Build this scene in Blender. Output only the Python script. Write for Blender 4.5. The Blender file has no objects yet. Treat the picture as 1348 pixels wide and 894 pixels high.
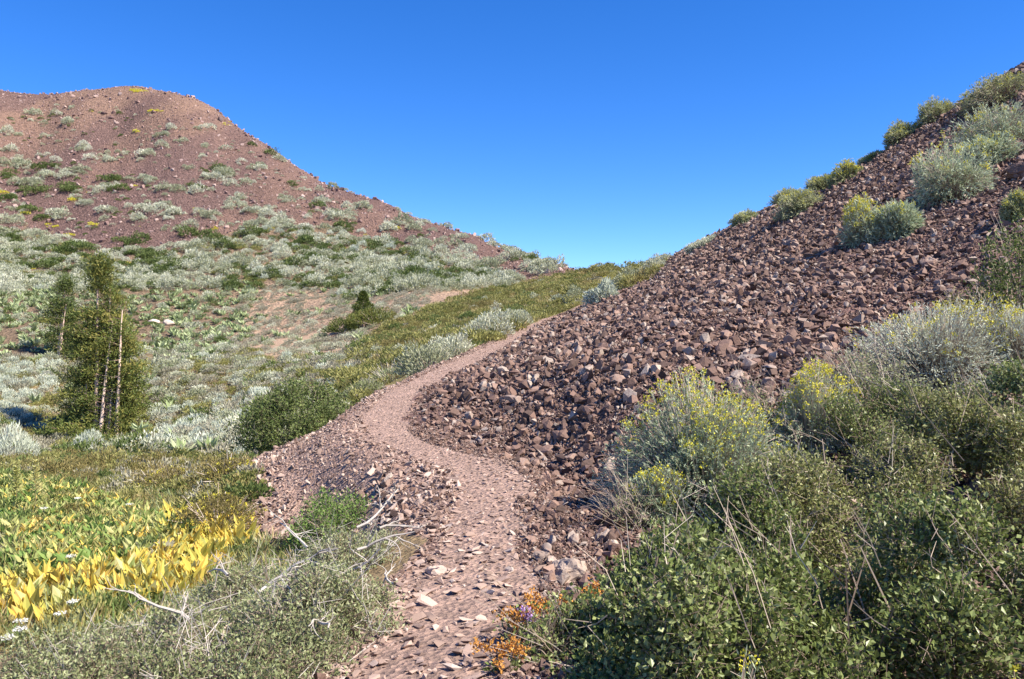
import bpy, bmesh, math, random
import numpy as np
from mathutils import Vector, Matrix, Euler

# ------------------------------------------------------------------ camera, sky, sun, exposure
scene = bpy.context.scene
COL = scene.collection
F = 1122.0                      # focal length in photograph pixels (1348 wide)
EYE = 1.6
cam_d = bpy.data.cameras.new("camera"); cam = bpy.data.objects.new("camera", cam_d); COL.objects.link(cam)
cam_d.sensor_width = 36; cam_d.lens = 36 * F / 1348; cam_d.clip_start = 0.05; cam_d.clip_end = 20000
cam.location = (0, 0, EYE); cam.rotation_euler = (math.pi / 2, 0, 0)
scene.camera = cam
SUN_EL, SUN_AZ = math.radians(48), math.radians(113)      # azimuth clockwise from the view direction (+Y)
world = bpy.data.worlds.new("World"); scene.world = world; world.use_nodes = True
wn = world.node_tree.nodes; wl = world.node_tree.links
bg = wn["Background"]; bg.inputs[1].default_value = 0.115
sky = wn.new("ShaderNodeTexSky"); sky.sky_type = 'NISHITA'; sky.sun_disc = False
sky.sun_elevation = SUN_EL; sky.sun_rotation = SUN_AZ
sky.altitude = 2800; sky.air_density = 1.0; sky.dust_density = 0.0; sky.ozone_density = 5.0
hs = wn.new("ShaderNodeHueSaturation"); hs.inputs["Saturation"].default_value = 1.27; hs.inputs["Hue"].default_value = 0.511      # thin clear mountain air: a deeper blue all over
wl.new(sky.outputs[0], hs.inputs["Color"]); wl.new(hs.outputs[0], bg.inputs[0])
sun_d = bpy.data.lights.new("sun", 'SUN'); sun_d.energy = 5.0; sun_d.angle = math.radians(0.5); sun_d.color = (1.0, 0.925, 0.80)
sun = bpy.data.objects.new("sun", sun_d); COL.objects.link(sun); sun.location = (30, -10, 60)
sdir = Vector((math.sin(SUN_AZ) * math.cos(SUN_EL), math.cos(SUN_AZ) * math.cos(SUN_EL), math.sin(SUN_EL)))
sun.rotation_euler = sdir.to_track_quat('Z', 'Y').to_euler()
scene.view_settings.view_transform = 'Standard'; scene.view_settings.look = 'None'
scene.view_settings.exposure = 1.12; scene.view_settings.gamma = 1
try:
    scene.cycles.max_bounces = 6; scene.cycles.diffuse_bounces = 3; scene.cycles.glossy_bounces = 2
    scene.cycles.transmission_bounces = 3; scene.cycles.transparent_max_bounces = 4
except Exception:
    pass
rng = np.random.default_rng(11)

# ------------------------------------------------------------------ numeric helpers
def ray(px, py, Y):
    return ((px - 674) / F * Y, Y, EYE + (447 - py) / F * Y)
def project(x, y, z):
    y = np.maximum(y, 1e-3)
    return 674 + F * x / y, 447 - F * (z - EYE) / y
def _hash(ix, iy, seed):
    n = (ix.astype(np.int64) * 374761393 + iy.astype(np.int64) * 668265263 + seed * 974711) & 0x7fffffff
    n = ((n ^ (n >> 13)) * 1274126177) & 0x7fffffff
    return ((n ^ (n >> 16)) & 0xffff) / 65535.0
def vnoise(x, y, seed=0):
    ix = np.floor(x); iy = np.floor(y); fx = x - ix; fy = y - iy
    fx = fx * fx * (3 - 2 * fx); fy = fy * fy * (3 - 2 * fy)
    a = _hash(ix, iy, seed); b = _hash(ix + 1, iy, seed); c = _hash(ix, iy + 1, seed); d = _hash(ix + 1, iy + 1, seed)
    return (a * (1 - fx) + b * fx) * (1 - fy) + (c * (1 - fx) + d * fx) * fy
def fbm(x, y, seed=0, octs=4):
    s = 0; a = 1; t = 0
    for k in range(octs):
        s = s + a * vnoise(x * 2 ** k + 17.3 * k, y * 2 ** k - 9.1 * k, seed + k); t += a; a *= 0.5
    return s / t
def sstep(a, b, x):
    t = np.clip((x - a) / (b - a), 0, 1); return t * t * (3 - 2 * t)
def inpoly(px, py, poly):
    px = np.asarray(px, float); py = np.asarray(py, float)
    r = np.zeros(px.shape, bool); n = len(poly)
    for i in range(n):
        x0, y0 = poly[i]; x1, y1 = poly[(i + 1) % n]
        if y0 == y1: continue
        r ^= ((y0 > py) != (y1 > py)) & (px < (x1 - x0) * (py - y0) / (y1 - y0) + x0)
    return r

# ------------------------------------------------------------------ terrain heights (thin plate spline through surveyed points)
TRAIL = [(-.45, 0.0, 0.02), (-.42, 4, 0.0), (-.27, 5.9, 0.0), (-.19, 7.5, .05), (-.29, 9.7, .1), (-1.0, 11, .12), (-1.75, 12.4, .22), (-2.2, 14.3, .32),
         (-2.1, 16.5, .6), (-1.5, 20.6, .9), (-.34, 27, 1.46), (1.75, 35, 2.42), (3.4, 40, 3.0), (5.0, 48, 4.1), (6.2, 60, 5.4)]
TX = np.array([t[0] for t in TRAIL]); TY = np.array([t[1] for t in TRAIL]); TZ = np.array([t[2] for t in TRAIL])
_ty = np.linspace(0, 60, 1201)
def _smooth(a, k=41):
    p = np.pad(a, k // 2, mode='edge'); return np.convolve(p, np.ones(k) / k, 'valid')
_tx = _smooth(np.interp(_ty, TY, TX), 25); _tz = _smooth(np.interp(_ty, TY, TZ), 41)
_tslope = np.gradient(_tx, _ty)
def trail_s(x, y):                   # signed lateral distance from the trail (+ = uphill, right) and trail height
    i = np.interp(y, _ty, _tx); k = np.interp(y, _ty, _tslope)
    return (x - i) / np.sqrt(1 + k * k), np.interp(y, _ty, _tz)

P = [ray(*p) for p in [
    # ground left of the trail
    (140, 578, 38), (30, 500, 48), (250, 500, 45), (400, 490, 38), (480, 432, 55), (300, 420, 70), (60, 420, 65), (640, 400, 60), (560, 405, 58),
    (700, 376, 75), (270, 600, 22), (100, 610, 21), (330, 618, 19.5), (420, 572, 19.5), (440, 560, 21), (460, 520, 27), (560, 470, 30), (620, 440, 38),
    (200, 740, 9), (50, 740, 9), (50, 860, 6), (0, 890, 5), (300, 655, 12.4), (320, 614, 15.0), (400, 580, 15.2), (480, 546, 15.4), (400, 622, 12.1), (470, 590, 12.7), (480, 640, 10.2), (420, 660, 11.2), (380, 692, 10.6), (440, 712, 9.5), (400, 850, 5), (200, 660, 14), (60, 650, 15), (480, 640, 10.5),
    # far cone
    (100, 325, 95), (300, 300, 100), (500, 332, 95), (640, 352, 90), (0, 320, 95), (200, 370, 82), (400, 370, 82), (550, 375, 76),
    (100, 230, 118), (250, 225, 118), (380, 262, 112), (160, 165, 137), (60, 160, 140), (300, 190, 133), (0, 230, 120),
    # scree on the right
    (610, 562, 13), (680, 520, 13.6), (760, 480, 13.5), (850, 450, 13.2), (725, 575, 11.6), (800, 540, 11), (900, 500, 11), (1000, 450, 12), (900, 400, 16.5),
    (1000, 380, 16), (1100, 380, 14.5), (1100, 300, 20), (950, 345, 24), (1200, 250, 20), (1200, 330, 16), (1300, 200, 21), (1300, 135, 25), (1348, 300, 14.5),
    (700, 460, 20), (800, 400, 26), (850, 370, 36), (640, 485, 18), (760, 605, 10.4), (780, 645, 9), (860, 600, 9.3), (820, 690, 7.2), (740, 765, 5.8)]]
SKY = [(0, 122, 150), (80, 127, 150), (125, 124, 149), (170, 121, 148), (215, 126, 146), (250, 134, 143), (290, 157, 140), (330, 185, 137), (400, 228, 130), (500, 265, 120), (620, 312, 104), (700, 340, 92), (762, 360, 84),
       (800, 358, 75), (870, 347, 50), (930, 319, 40), (1020, 272, 33), (1140, 216, 29), (1240, 152, 27), (1348, 87, 27)]
for p in SKY:
    P.append(ray(*p))
    a = ray(p[0], p[1] + 45, p[2] * 1.3); P.append(a)
    a = ray(p[0], p[1] + 150, p[2] * 1.75); P.append(a)
for x, y, z in [(1.5, 5, -1.72), (3, 4, -1.75), (2.5, 7, -1.35), (4, 7, -1.15), (6, 8, -.55), (5, 3, -1.5), (8, 12, .8), (5, 9.5, -.6), (0, -5, -1.9), (0, -20, -3.5), (10, -10, 2), (-10, -10, -5),
                (-10, 0, -4.3), (-6, 4, -2.9), (-25, 10, -5.4), (-40, 0, -8), (20, 0, 5), (30, 10, 12), (24, 26, 12.8), (36, 30, 18), (-60, 30, -3), (-100, 40, 1), (-70, 55, 2.5), (-100, 80, 13),
                (-150, 100, 24), (-125, 140, 42), (60, 20, 28), (60, -40, 15), (-60, -60, -18), (0, -80, -10), (90, 90, 20), (-20, 30, -3.9), (-13, 22, -3.3)]:
    P.append((x, y, z + EYE))
for k in range(12):
    a = k * math.pi / 6
    P.append((400 * math.sin(a), 400 * math.cos(a), -18)); P.append((1500 * math.sin(a + .2), 1500 * math.cos(a + .2), -60)); P.append((4500 * math.sin(a), 4500 * math.cos(a), -150))
for i in range(1, len(TRAIL), 2):
    P.append(TRAIL[i])
P = np.array(P)
def warp(x, y):
    r = np.hypot(x, y) + 1e-9; k = np.log1p(r / 6) / r
    return np.stack([x * k, y * k], -1)
Q = warp(P[:, 0], P[:, 1])
def tps_k(d2): return 0.5 * d2 * np.log(d2 + 1e-12)
def _fit():
    n = len(Q); d2 = ((Q[:, None] - Q[None]) ** 2).sum(-1)
    K = tps_k(d2) + np.eye(n) * 2e-4 * 0.3
    B = np.c_[np.ones(n), Q]; A = np.block([[K, B], [B.T, np.zeros((3, 3))]])
    return np.linalg.solve(A, np.r_[P[:, 2], np.zeros(3)])
W = _fit()
def base_h(x, y):
    x = np.asarray(x, float).ravel(); y = np.asarray(y, float).ravel(); out = np.empty(len(x))
    for s in range(0, len(x), 20000):
        q = warp(x[s:s + 20000], y[s:s + 20000])
        d2 = ((q[:, None] - Q[None]) ** 2).sum(-1)
        out[s:s + 20000] = tps_k(d2) @ W[:-3] + W[-3] + q @ W[-2:]
    return out
def height(x, y):
    z = base_h(x, y); r = np.hypot(x, y)
    s, tz = trail_s(x, y)
    on = sstep(-2, 2, y) * (1 - sstep(44, 56, y))
    hw = 0.34 + 0.12 * vnoise(y * .7, y * 0 + 3, 5)
    w = (1 - sstep(hw, hw + np.where(s < 0, 1.0, .55), np.abs(s))) * on
    z = z * (1 - w) + (tz + 0.05 * np.clip(s, -1, 1)) * w
    amp = np.clip(r / 60, 0.12, 1.0) * (1 - 0.85 * w)
    z = z + amp * 0.55 * (fbm(x / np.maximum(2.2, 6), y / 6, 3) - .5) * 1.2 * sstep(3, 12, r)
    z = z + (1 - w) * 0.10 * (fbm(x * 1.1, y * 1.1, 9) - .5) * (r < 70) + (r > 60) * .5 * (fbm(x / 2.5, y / 2.5, 4) - .5) * sstep(60, 90, r)
    z = z + 1.1 * (fbm(x / 7, y / 45, 23) - .5) * sstep(85, 105, r)          # shallow rills down the far cone
    return z

TH = np.r_[np.arange(-180, -48, 3.0), np.arange(-48, 48, 0.22), np.arange(48, 180.01, 3.0)]
RR = 0.3 * 1.0165 ** np.arange(0, int(math.log(4500 / 0.3) / math.log(1.0165)) + 1)
thg, rg = np.meshgrid(np.radians(TH), RR, indexing='ij')
GX = rg * np.sin(thg); GY = rg * np.cos(thg)
GZ = height(GX.ravel(), GY.ravel()).reshape(GX.shape)
def hz(x, y):
    x = np.asarray(x, float); y = np.asarray(y, float)
    t = np.degrees(np.arctan2(x, y)); r = np.clip(np.hypot(x, y), RR[0], RR[-2])
    a = np.interp(t, TH, np.arange(len(TH))); b = np.log(r / 0.3) / math.log(1.0165)
    i = np.clip(a.astype(int), 0, len(TH) - 2); j = np.clip(b.astype(int), 0, len(RR) - 2); a = a - i; b = b - j
    return (GZ[i, j] * (1 - a) + GZ[i + 1, j] * a) * (1 - b) + (GZ[i, j + 1] * (1 - a) + GZ[i + 1, j + 1] * a) * b
_ys = np.geomspace(2.0, 300, 1500)
def ground(px, py):                  # the point of the ground seen at a photograph pixel
    x = (px - 674) / F * _ys; z = EYE + (447 - py) / F * _ys
    d = hz(x, _ys) - z
    k = np.argmax(d > 0) if (d > 0).any() else int(np.argmax(d / _ys))
    return Vector((x[k], _ys[k], float(hz(x[k], _ys[k]))))
def grad(x, y, e=.25):
    return (hz(x + e, y) - hz(x - e, y)) / (2 * e), (hz(x, y + e) - hz(x, y - e)) / (2 * e)
# sight test: is a point of the ground hidden by nearer ground
_maxtan = np.maximum.accumulate((GZ - EYE) / rg, axis=1)
def visible(x, y, z, tol=0.004):
    t = np.degrees(np.arctan2(x, y)); r = np.hypot(x, y)
    i = np.clip(np.interp(t, TH, np.arange(len(TH))).round().astype(int), 0, len(TH) - 1)
    j = np.clip((np.log(r / 0.3) / math.log(1.0165)).astype(int) - 2, 0, len(RR) - 1)
    return ((z - EYE) / r > _maxtan[i, j] - tol)

# ------------------------------------------------------------------ mesh and object helpers
def build_mesh(name, V, faces, attrs=None, smooth=False):
    """faces: list of (m,k) int arrays; attrs: name -> per-vertex floats or rgb."""
    me = bpy.data.meshes.new(name)
    V = np.ascontiguousarray(V, dtype=np.float32)
    me.vertices.add(len(V)); me.vertices.foreach_set("co", V.ravel())
    loops = np.concatenate([f.ravel() for f in faces]).astype(np.int32)
    tot = np.concatenate([np.full(len(f), f.shape[1]) for f in faces]).astype(np.int32)
    me.loops.add(len(loops)); me.loops.foreach_set("vertex_index", loops)
    me.polygons.add(len(tot)); st = np.zeros(len(tot), np.int32); st[1:] = np.cumsum(tot)[:-1]
    me.polygons.foreach_set("loop_start", st); me.polygons.foreach_set("loop_total", tot)
    me.polygons.foreach_set("use_smooth", np.full(len(tot), smooth))
    for k, a in (attrs or {}).items():
        a = np.asarray(a, dtype=np.float32)
        if a.ndim == 1:
            at = me.attributes.new(k, 'FLOAT', 'POINT'); at.data.foreach_set("value", a)
        else:
            at = me.attributes.new(k, 'FLOAT_COLOR', 'POINT'); at.data.foreach_set("color", np.c_[a, np.ones(len(a))].astype(np.float32).ravel())
    me.update(calc_edges=True)
    return me
class Geo:
    """collects leaves, twigs and lumps as arrays; one mesh with up to three material slots"""
    def __init__(s): s.V = []; s.Q = []; s.R = []; s.M = []; s.n = 0
    def quads(s, v, q, r, m=0):
        s.V.append(v); s.Q.append(q + s.n); s.R.append(r); s.M.append(np.full(len(q), m)); s.n += len(v)
    def leaves(s, base, d, L, Wd, rnd, m=0, fold=.25, g=None):
        n = len(base)
        if n == 0: return
        g = g or rng
        L = np.broadcast_to(L, (n,))[:, None]; Wd = np.broadcast_to(Wd, (n,))[:, None]
        d = d / (np.linalg.norm(d, axis=1, keepdims=True) + 1e-9)
        a = g.normal(size=(n, 3)); side = np.cross(d, a); side /= np.linalg.norm(side, axis=1, keepdims=True) + 1e-9
        up = np.cross(side, d)
        v = np.empty((n, 4, 3)); v[:, 0] = base; v[:, 1] = base + d * L * .45 + side * Wd * .5 + up * Wd * fold
        v[:, 2] = base + d * L; v[:, 3] = base + d * L * .45 - side * Wd * .5 + up * Wd * fold
        s.quads(v.reshape(-1, 3), np.arange(4 * n).reshape(n, 4), np.repeat(rnd, 4), m)
    def twigs(s, a, b, ra, rb, rnd, m=0):
        n = len(a)
        if n == 0: return
        ra = np.broadcast_to(ra, (n,)); rb = np.broadcast_to(rb, (n,)); d = b - a; d = d / (np.linalg.norm(d, axis=1, keepdims=True) + 1e-9)
        h = np.where(np.abs(d[:, 2:3]) > .9, np.array([[1., 0, 0]]), np.array([[0, 0, 1.]])); u = np.cross(d, h); u /= np.linalg.norm(u, axis=1, keepdims=True); w = np.cross(d, u)
        v = np.empty((n, 6, 3))
        for k in range(3):
            c = math.cos(k * 2.0944); e = math.sin(k * 2.0944)
            v[:, k] = a + (u * c + w * e) * ra[:, None]; v[:, 3 + k] = b + (u * c + w * e) * rb[:, None]
        q = np.array([[0, 1, 4, 3], [1, 2, 5, 4], [2, 0, 3, 5]]); q = (q[None] + 6 * np.arange(n)[:, None, None]).reshape(-1, 4)
        s.quads(v.reshape(-1, 3), q, np.repeat(rnd, 6), m)
    def tube(s, pts, rad, k=7, rnd=.5, m=0):
        pts = np.asarray(pts, float); n = len(pts); V = []
        for i in range(n):
            d = pts[min(i + 1, n - 1)] - pts[max(i - 1, 0)]; d /= np.linalg.norm(d) + 1e-9
            h = np.array([1., 0, 0]) if abs(d[2]) > .8 else np.array([0, 0, 1.]); u = np.cross(d, h); u /= np.linalg.norm(u); w = np.cross(d, u)
            for j in range(k):
                V.append(pts[i] + (u * math.cos(j * 2 * math.pi / k) + w * math.sin(j * 2 * math.pi / k)) * rad[i])
        q = [[i * k + j, i * k + (j + 1) % k, (i + 1) * k + (j + 1) % k, (i + 1) * k + j] for i in range(n - 1) for j in range(k)]
        s.quads(np.array(V), np.array(q), np.full(len(V), rnd), m)
    def mesh(s, name, mats):
        V = np.concatenate(s.V); me = build_mesh(name, V, [np.concatenate(s.Q)], {"rnd": np.concatenate(s.R)})
        for m in mats: me.materials.append(m)
        if len(mats) > 1: me.polygons.foreach_set("material_index", np.concatenate(s.M).astype(np.int32))
        return me
def link(name, me, parent=None, loc=(0, 0, 0)):
    o = bpy.data.objects.new(name, me); COL.objects.link(o); o.location = loc
    if parent: o.parent = parent
    return o
def tag(o, label=None, cat=None, group=None, kind=None):
    if label: o["label"] = label
    if cat: o["category"] = cat
    if group: o["group"] = group
    if kind: o["kind"] = kind
    return o
def copy_tree(o, parent=None):
    c = o.copy(); COL.objects.link(c); c.parent = parent
    for ch in list(o.children):
        copy_tree(ch, c)
    return c
def instancer(name, pts, rots, scl, meshes, parent=None, label=None):
    """one object of kind stuff: the meshes strewn over many points"""
    n = len(pts); me = bpy.data.meshes.new(name)
    me.vertices.add(n); me.vertices.foreach_set("co", np.ascontiguousarray(pts, np.float32).ravel())
    at = me.attributes.new("rot", 'FLOAT_VECTOR', 'POINT'); at.data.foreach_set("vector", np.ascontiguousarray(rots, np.float32).ravel())
    scl = np.asarray(scl, float)
    if scl.ndim == 1: scl = np.repeat(scl[:, None], 3, 1)
    at = me.attributes.new("scl", 'FLOAT_VECTOR', 'POINT'); at.data.foreach_set("vector", np.ascontiguousarray(scl, np.float32).ravel())
    at = me.attributes.new("idx", 'INT', 'POINT'); at.data.foreach_set("value", rng.integers(0, len(meshes), n).astype(np.int32))
    c = bpy.data.collections.new(name + "_kinds")
    for k, m in enumerate(meshes): c.objects.link(bpy.data.objects.new("%s_piece" % name, m))
    ng = bpy.data.node_groups.new(name, 'GeometryNodeTree')
    ng.interface.new_socket("Geometry", in_out='INPUT', socket_type='NodeSocketGeometry'); ng.interface.new_socket("Geometry", in_out='OUTPUT', socket_type='NodeSocketGeometry')
    N = ng.nodes; Lk = ng.links; gi = N.new("NodeGroupInput"); go = N.new("NodeGroupOutput")
    iop = N.new("GeometryNodeInstanceOnPoints"); ci = N.new("GeometryNodeCollectionInfo"); ci.inputs[0].default_value = c
    ci.inputs["Separate Children"].default_value = True; ci.inputs["Reset Children"].default_value = True
    def attr(nm, ty):
        a = N.new("GeometryNodeInputNamedAttribute"); a.data_type = ty; a.inputs[0].default_value = nm; return a.outputs[0]
    e2r = N.new("FunctionNodeEulerToRotation"); Lk.new(attr("rot", 'FLOAT_VECTOR'), e2r.inputs[0])
    Lk.new(gi.outputs[0], iop.inputs["Points"]); Lk.new(ci.outputs[0], iop.inputs["Instance"]); iop.inputs["Pick Instance"].default_value = True
    Lk.new(attr("idx", 'INT'), iop.inputs["Instance Index"]); Lk.new(e2r.outputs[0], iop.inputs["Rotation"]); Lk.new(attr("scl", 'FLOAT_VECTOR'), iop.inputs["Scale"])
    Lk.new(iop.outputs[0], go.inputs[0])
    o = link(name, me, parent); md = o.modifiers.new("strew", 'NODES'); md.node_group = ng
    tag(o, label, None, None, 'stuff')
    return o

# ------------------------------------------------------------------ materials
def new_mat(name):
    m = bpy.data.materials.new(name); m.use_nodes = True
    nt = m.node_tree; nt.nodes.clear(); out = nt.nodes.new("ShaderNodeOutputMaterial"); return m, nt, out
def ramp(nt, fac, cols):
    r = nt.nodes.new("ShaderNodeValToRGB"); e = r.color_ramp.elements
    while len(e) < len(cols): e.new(0.5)
    for k, (p, c) in enumerate(cols): e[k].position = p; e[k].color = (*c, 1)
    nt.links.new(fac, r.inputs[0]); return r.outputs[0]
def math_n(nt, op, a, b=None):
    n = nt.nodes.new("ShaderNodeMath"); n.operation = op
    for i, v in enumerate((a, b)):
        if v is None: continue
        if isinstance(v, (int, float)): n.inputs[i].default_value = v
        else: nt.links.new(v, n.inputs[i])
    return n.outputs[0]
def leaf_mat(name, cols, trans=.3, rough=.6, obj_var=.35):
    m, nt, out = new_mat(name)
    a = nt.nodes.new("ShaderNodeAttribute"); a.attribute_name = "rnd"
    oi = nt.nodes.new("ShaderNodeObjectInfo")
    f = math_n(nt, 'ADD', a.outputs["Fac"], math_n(nt, 'MULTIPLY', math_n(nt, 'SUBTRACT', oi.outputs["Random"], .5), obj_var))
    c = ramp(nt, f, cols)
    b = nt.nodes.new("ShaderNodeBsdfPrincipled"); b.inputs["Roughness"].default_value = rough
    b.inputs["Specular IOR Level"].default_value = 0.25; nt.links.new(c, b.inputs["Base Color"])
    if trans > 0:
        t = nt.nodes.new("ShaderNodeBsdfTranslucent"); nt.links.new(c, t.inputs[0])
        mx = nt.nodes.new("ShaderNodeMixShader"); mx.inputs[0].default_value = trans
        nt.links.new(b.outputs[0], mx.inputs[1]); nt.links.new(t.outputs[0], mx.inputs[2]); nt.links.new(mx.outputs[0], out.inputs[0])
    else: nt.links.new(b.outputs[0], out.inputs[0])
    return m
def rock_mat(name, cols, scale=9.0, bump=.5, dist=.012):
    m, nt, out = new_mat(name)
    oi = nt.nodes.new("ShaderNodeObjectInfo"); tc = nt.nodes.new("ShaderNodeTexCoord")
    n1 = nt.nodes.new("ShaderNodeTexNoise"); n1.inputs["Scale"].default_value = scale; n1.inputs["Detail"].default_value = 5
    ad = nt.nodes.new("ShaderNodeVectorMath"); ad.operation = 'ADD'; nt.links.new(tc.outputs["Object"], ad.inputs[0])
    sc = nt.nodes.new("ShaderNodeVectorMath"); sc.operation = 'SCALE'; sc.inputs[0].default_value = (31, 17, 23); nt.links.new(oi.outputs["Random"], sc.inputs["Scale"])
    nt.links.new(sc.outputs[0], ad.inputs[1]); nt.links.new(ad.outputs[0], n1.inputs["Vector"])
    f = math_n(nt, 'ADD', oi.outputs["Random"], math_n(nt, 'MULTIPLY', math_n(nt, 'SUBTRACT', n1.outputs[0], .5), .5))
    c = ramp(nt, f, cols)
    b = nt.nodes.new("ShaderNodeBsdfPrincipled"); b.inputs["Roughness"].default_value = .8; b.inputs["Specular IOR Level"].default_value = .3
    nt.links.new(c, b.inputs["Base Color"])
    bp = nt.nodes.new("ShaderNodeBump"); bp.inputs["Strength"].default_value = bump; bp.inputs["Distance"].default_value = dist
    nt.links.new(n1.outputs[0], bp.inputs["Height"]); nt.links.new(bp.outputs[0], b.inputs["Normal"]); nt.links.new(b.outputs[0], out.inputs[0])
    return m
def soil_mat(name, scale, bump):
    m, nt, out = new_mat(name)
    a = nt.nodes.new("ShaderNodeAttribute"); a.attribute_name = "soil"
    tc = nt.nodes.new("ShaderNodeTexCoord")
    n1 = nt.nodes.new("ShaderNodeTexNoise"); n1.inputs["Scale"].default_value = scale; n1.inputs["Detail"].default_value = 8; n1.inputs["Roughness"].default_value = .7
    n2 = nt.nodes.new("ShaderNodeTexVoronoi"); n2.inputs["Scale"].default_value = scale * 3
    for n in (n1, n2): nt.links.new(tc.outputs["Object"], n.inputs["Vector"])
    k = ramp(nt, n1.outputs[0], [(.3, (.62, .62, .62)), (.7, (1.3, 1.27, 1.25))])
    k2 = ramp(nt, n2.outputs["Color"], [(0, (.7, .7, .72)), (1, (1.25, 1.2, 1.18))])
    mx = nt.nodes.new("ShaderNodeMix"); mx.data_type = 'RGBA'; mx.blend_type = 'MULTIPLY'; mx.inputs[0].default_value = 1
    nt.links.new(a.outputs["Color"], mx.inputs[6]); nt.links.new(k, mx.inputs[7])
    mx2 = nt.nodes.new("ShaderNodeMix"); mx2.data_type = 'RGBA'; mx2.blend_type = 'MULTIPLY'; mx2.inputs[0].default_value = 1
    nt.links.new(mx.outputs[2], mx2.inputs[6]); nt.links.new(k2, mx2.inputs[7])
    b = nt.nodes.new("ShaderNodeBsdfPrincipled"); b.inputs["Roughness"].default_value = .95; b.inputs["Specular IOR Level"].default_value = .1
    nt.links.new(mx2.outputs[2], b.inputs["Base Color"])
    bp = nt.nodes.new("ShaderNodeBump"); bp.inputs["Strength"].default_value = bump; bp.inputs["Distance"].default_value = .6 / scale
    hh = math_n(nt, 'ADD', n1.outputs[0], math_n(nt, 'MULTIPLY', n2.outputs["Distance"], .5))
    nt.links.new(hh, bp.inputs["Height"]); nt.links.new(bp.outputs[0], b.inputs["Normal"]); nt.links.new(b.outputs[0], out.inputs[0])
    return m
M = {
 'soil_near': soil_mat('near_soil', 9, .8), 'soil_far': soil_mat('hill_soil', 1.6, 1.0),
 'rock': rock_mat('scree_stone', [(0, (.07, .045, .037)), (.3, (.14, .085, .067)), (.6, (.215, .133, .103)), (.8, (.285, .185, .143)), (.93, (.27, .215, .185)), (1, (.40, .32, .26))]),
 'trail_rock': rock_mat('trail_stone', [(0, (.19, .13, .105)), (.4, (.31, .215, .172)), (.8, (.41, .295, .24)), (1, (.47, .38, .32))], 20, .4, .006),
 'hill_rock': rock_mat('hill_stone', [(0, (.12, .075, .068)), (.5, (.26, .16, .14)), (1, (.42, .31, .27))], 2, .5, .05),
 'pale_rock': rock_mat('pale_boulder', [(0, (.25, .185, .15)), (.5, (.34, .26, .21)), (1, (.42, .34, .28))], 7, .8, .02),
 'white_rock': rock_mat('white_boulder', [(0, (.44, .36, .30)), (1, (.56, .47, .40))], 3, .5, .02),
 'crag_rock': rock_mat('dark_crag', [(0, (.12, .08, .075)), (1, (.25, .19, .18))], 2, .7, .1),
 'sage': leaf_mat('sage_leaf', [(0, (.27, .29, .17)), (.35, (.42, .44, .29)), (.7, (.52, .53, .40)), (1, (.66, .66, .52))], .22, .6, .8),
 'sage_dull': leaf_mat('dull_sage_leaf', [(0, (.20, .19, .13)), (.5, (.34, .32, .23)), (1, (.48, .45, .35))], .2),
 'silver': leaf_mat('silver_leaf', [(0, (.36, .40, .31)), (.5, (.54, .58, .46)), (1, (.70, .72, .60))], .2),
 'mule': leaf_mat('mule_ear_leaf', [(0, (.20, .26, .10)), (.5, (.37, .44, .22)), (1, (.55, .59, .36))], .3),
 'green': leaf_mat('green_leaf', [(0, (.055, .085, .022)), (.5, (.12, .165, .045)), (1, (.22, .26, .09))], .3),
 'shrub': leaf_mat('foreground_leaf', [(0, (.095, .115, .032)), (.5, (.18, .23, .068)), (1, (.40, .43, .19))], .3, .36),
 'shrub_olive': leaf_mat('foreground_olive_leaf', [(0, (.10, .115, .03)), (.5, (.235, .25, .085)), (1, (.44, .44, .21))], .3, .38),
 'bright': leaf_mat('bright_leaf', [(0, (.08, .14, .03)), (.5, (.16, .26, .06)), (1, (.28, .38, .10))], .35),
 'olive': leaf_mat('olive_leaf', [(0, (.12, .125, .035)), (.5, (.275, .27, .085)), (1, (.46, .42, .17))], .3),
 'brownish': leaf_mat('brown_green_leaf', [(0, (.13, .11, .04)), (.5, (.24, .20, .07)), (1, (.36, .29, .12))], .3),
 'greygreen': leaf_mat('grey_green_leaf', [(0, (.13, .15, .06)), (.5, (.27, .30, .14)), (1, (.46, .48, .28))], .3),
 'needle': leaf_mat('pine_needle', [(0, (.045, .07, .015)), (.5, (.125, .16, .036)), (1, (.28, .25, .065))], .2),
 'yellow': leaf_mat('yellow_leaf', [(0, (.40, .38, .08)), (.3, (.66, .54, .11)), (.7, (.76, .52, .10)), (1, (.84, .66, .26))], .35),
 'yelgreen': leaf_mat('yellow_green_leaf', [(0, (.20, .25, .07)), (.5, (.42, .44, .15)), (1, (.68, .61, .28))], .35),
 'flower': leaf_mat('yellow_flower', [(0, (.52, .48, .04)), (1, (.78, .70, .08))], .2),
 'rabbit': leaf_mat('rabbitbrush_leaf', [(0, (.18, .24, .13)), (.5, (.33, .40, .25)), (1, (.53, .58, .41))], .25),
 'rust': leaf_mat('rust_flower', [(0, (.42, .17, .04)), (1, (.70, .36, .08))], .2),
 'purple': leaf_mat('purple_flower', [(0, (.38, .22, .55)), (1, (.62, .45, .75))], .2),
 'white': leaf_mat('white_flower', [(0, (.70, .70, .62)), (1, (.82, .82, .76))], .2),
 'twig': leaf_mat('tan_twig', [(0, (.22, .16, .12)), (.5, (.40, .32, .25)), (1, (.58, .50, .42))], 0),
 'deadwood': leaf_mat('bleached_twig', [(0, (.30, .26, .22)), (1, (.52, .47, .42))], 0),
 'bark': leaf_mat('pale_bark', [(0, (.36, .24, .18)), (.5, (.60, .43, .34)), (1, (.74, .60, .50))], 0),
 'straw': leaf_mat('dry_grass', [(0, (.28, .22, .10)), (.5, (.45, .36, .17)), (1, (.60, .50, .28))], .3),
}

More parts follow.
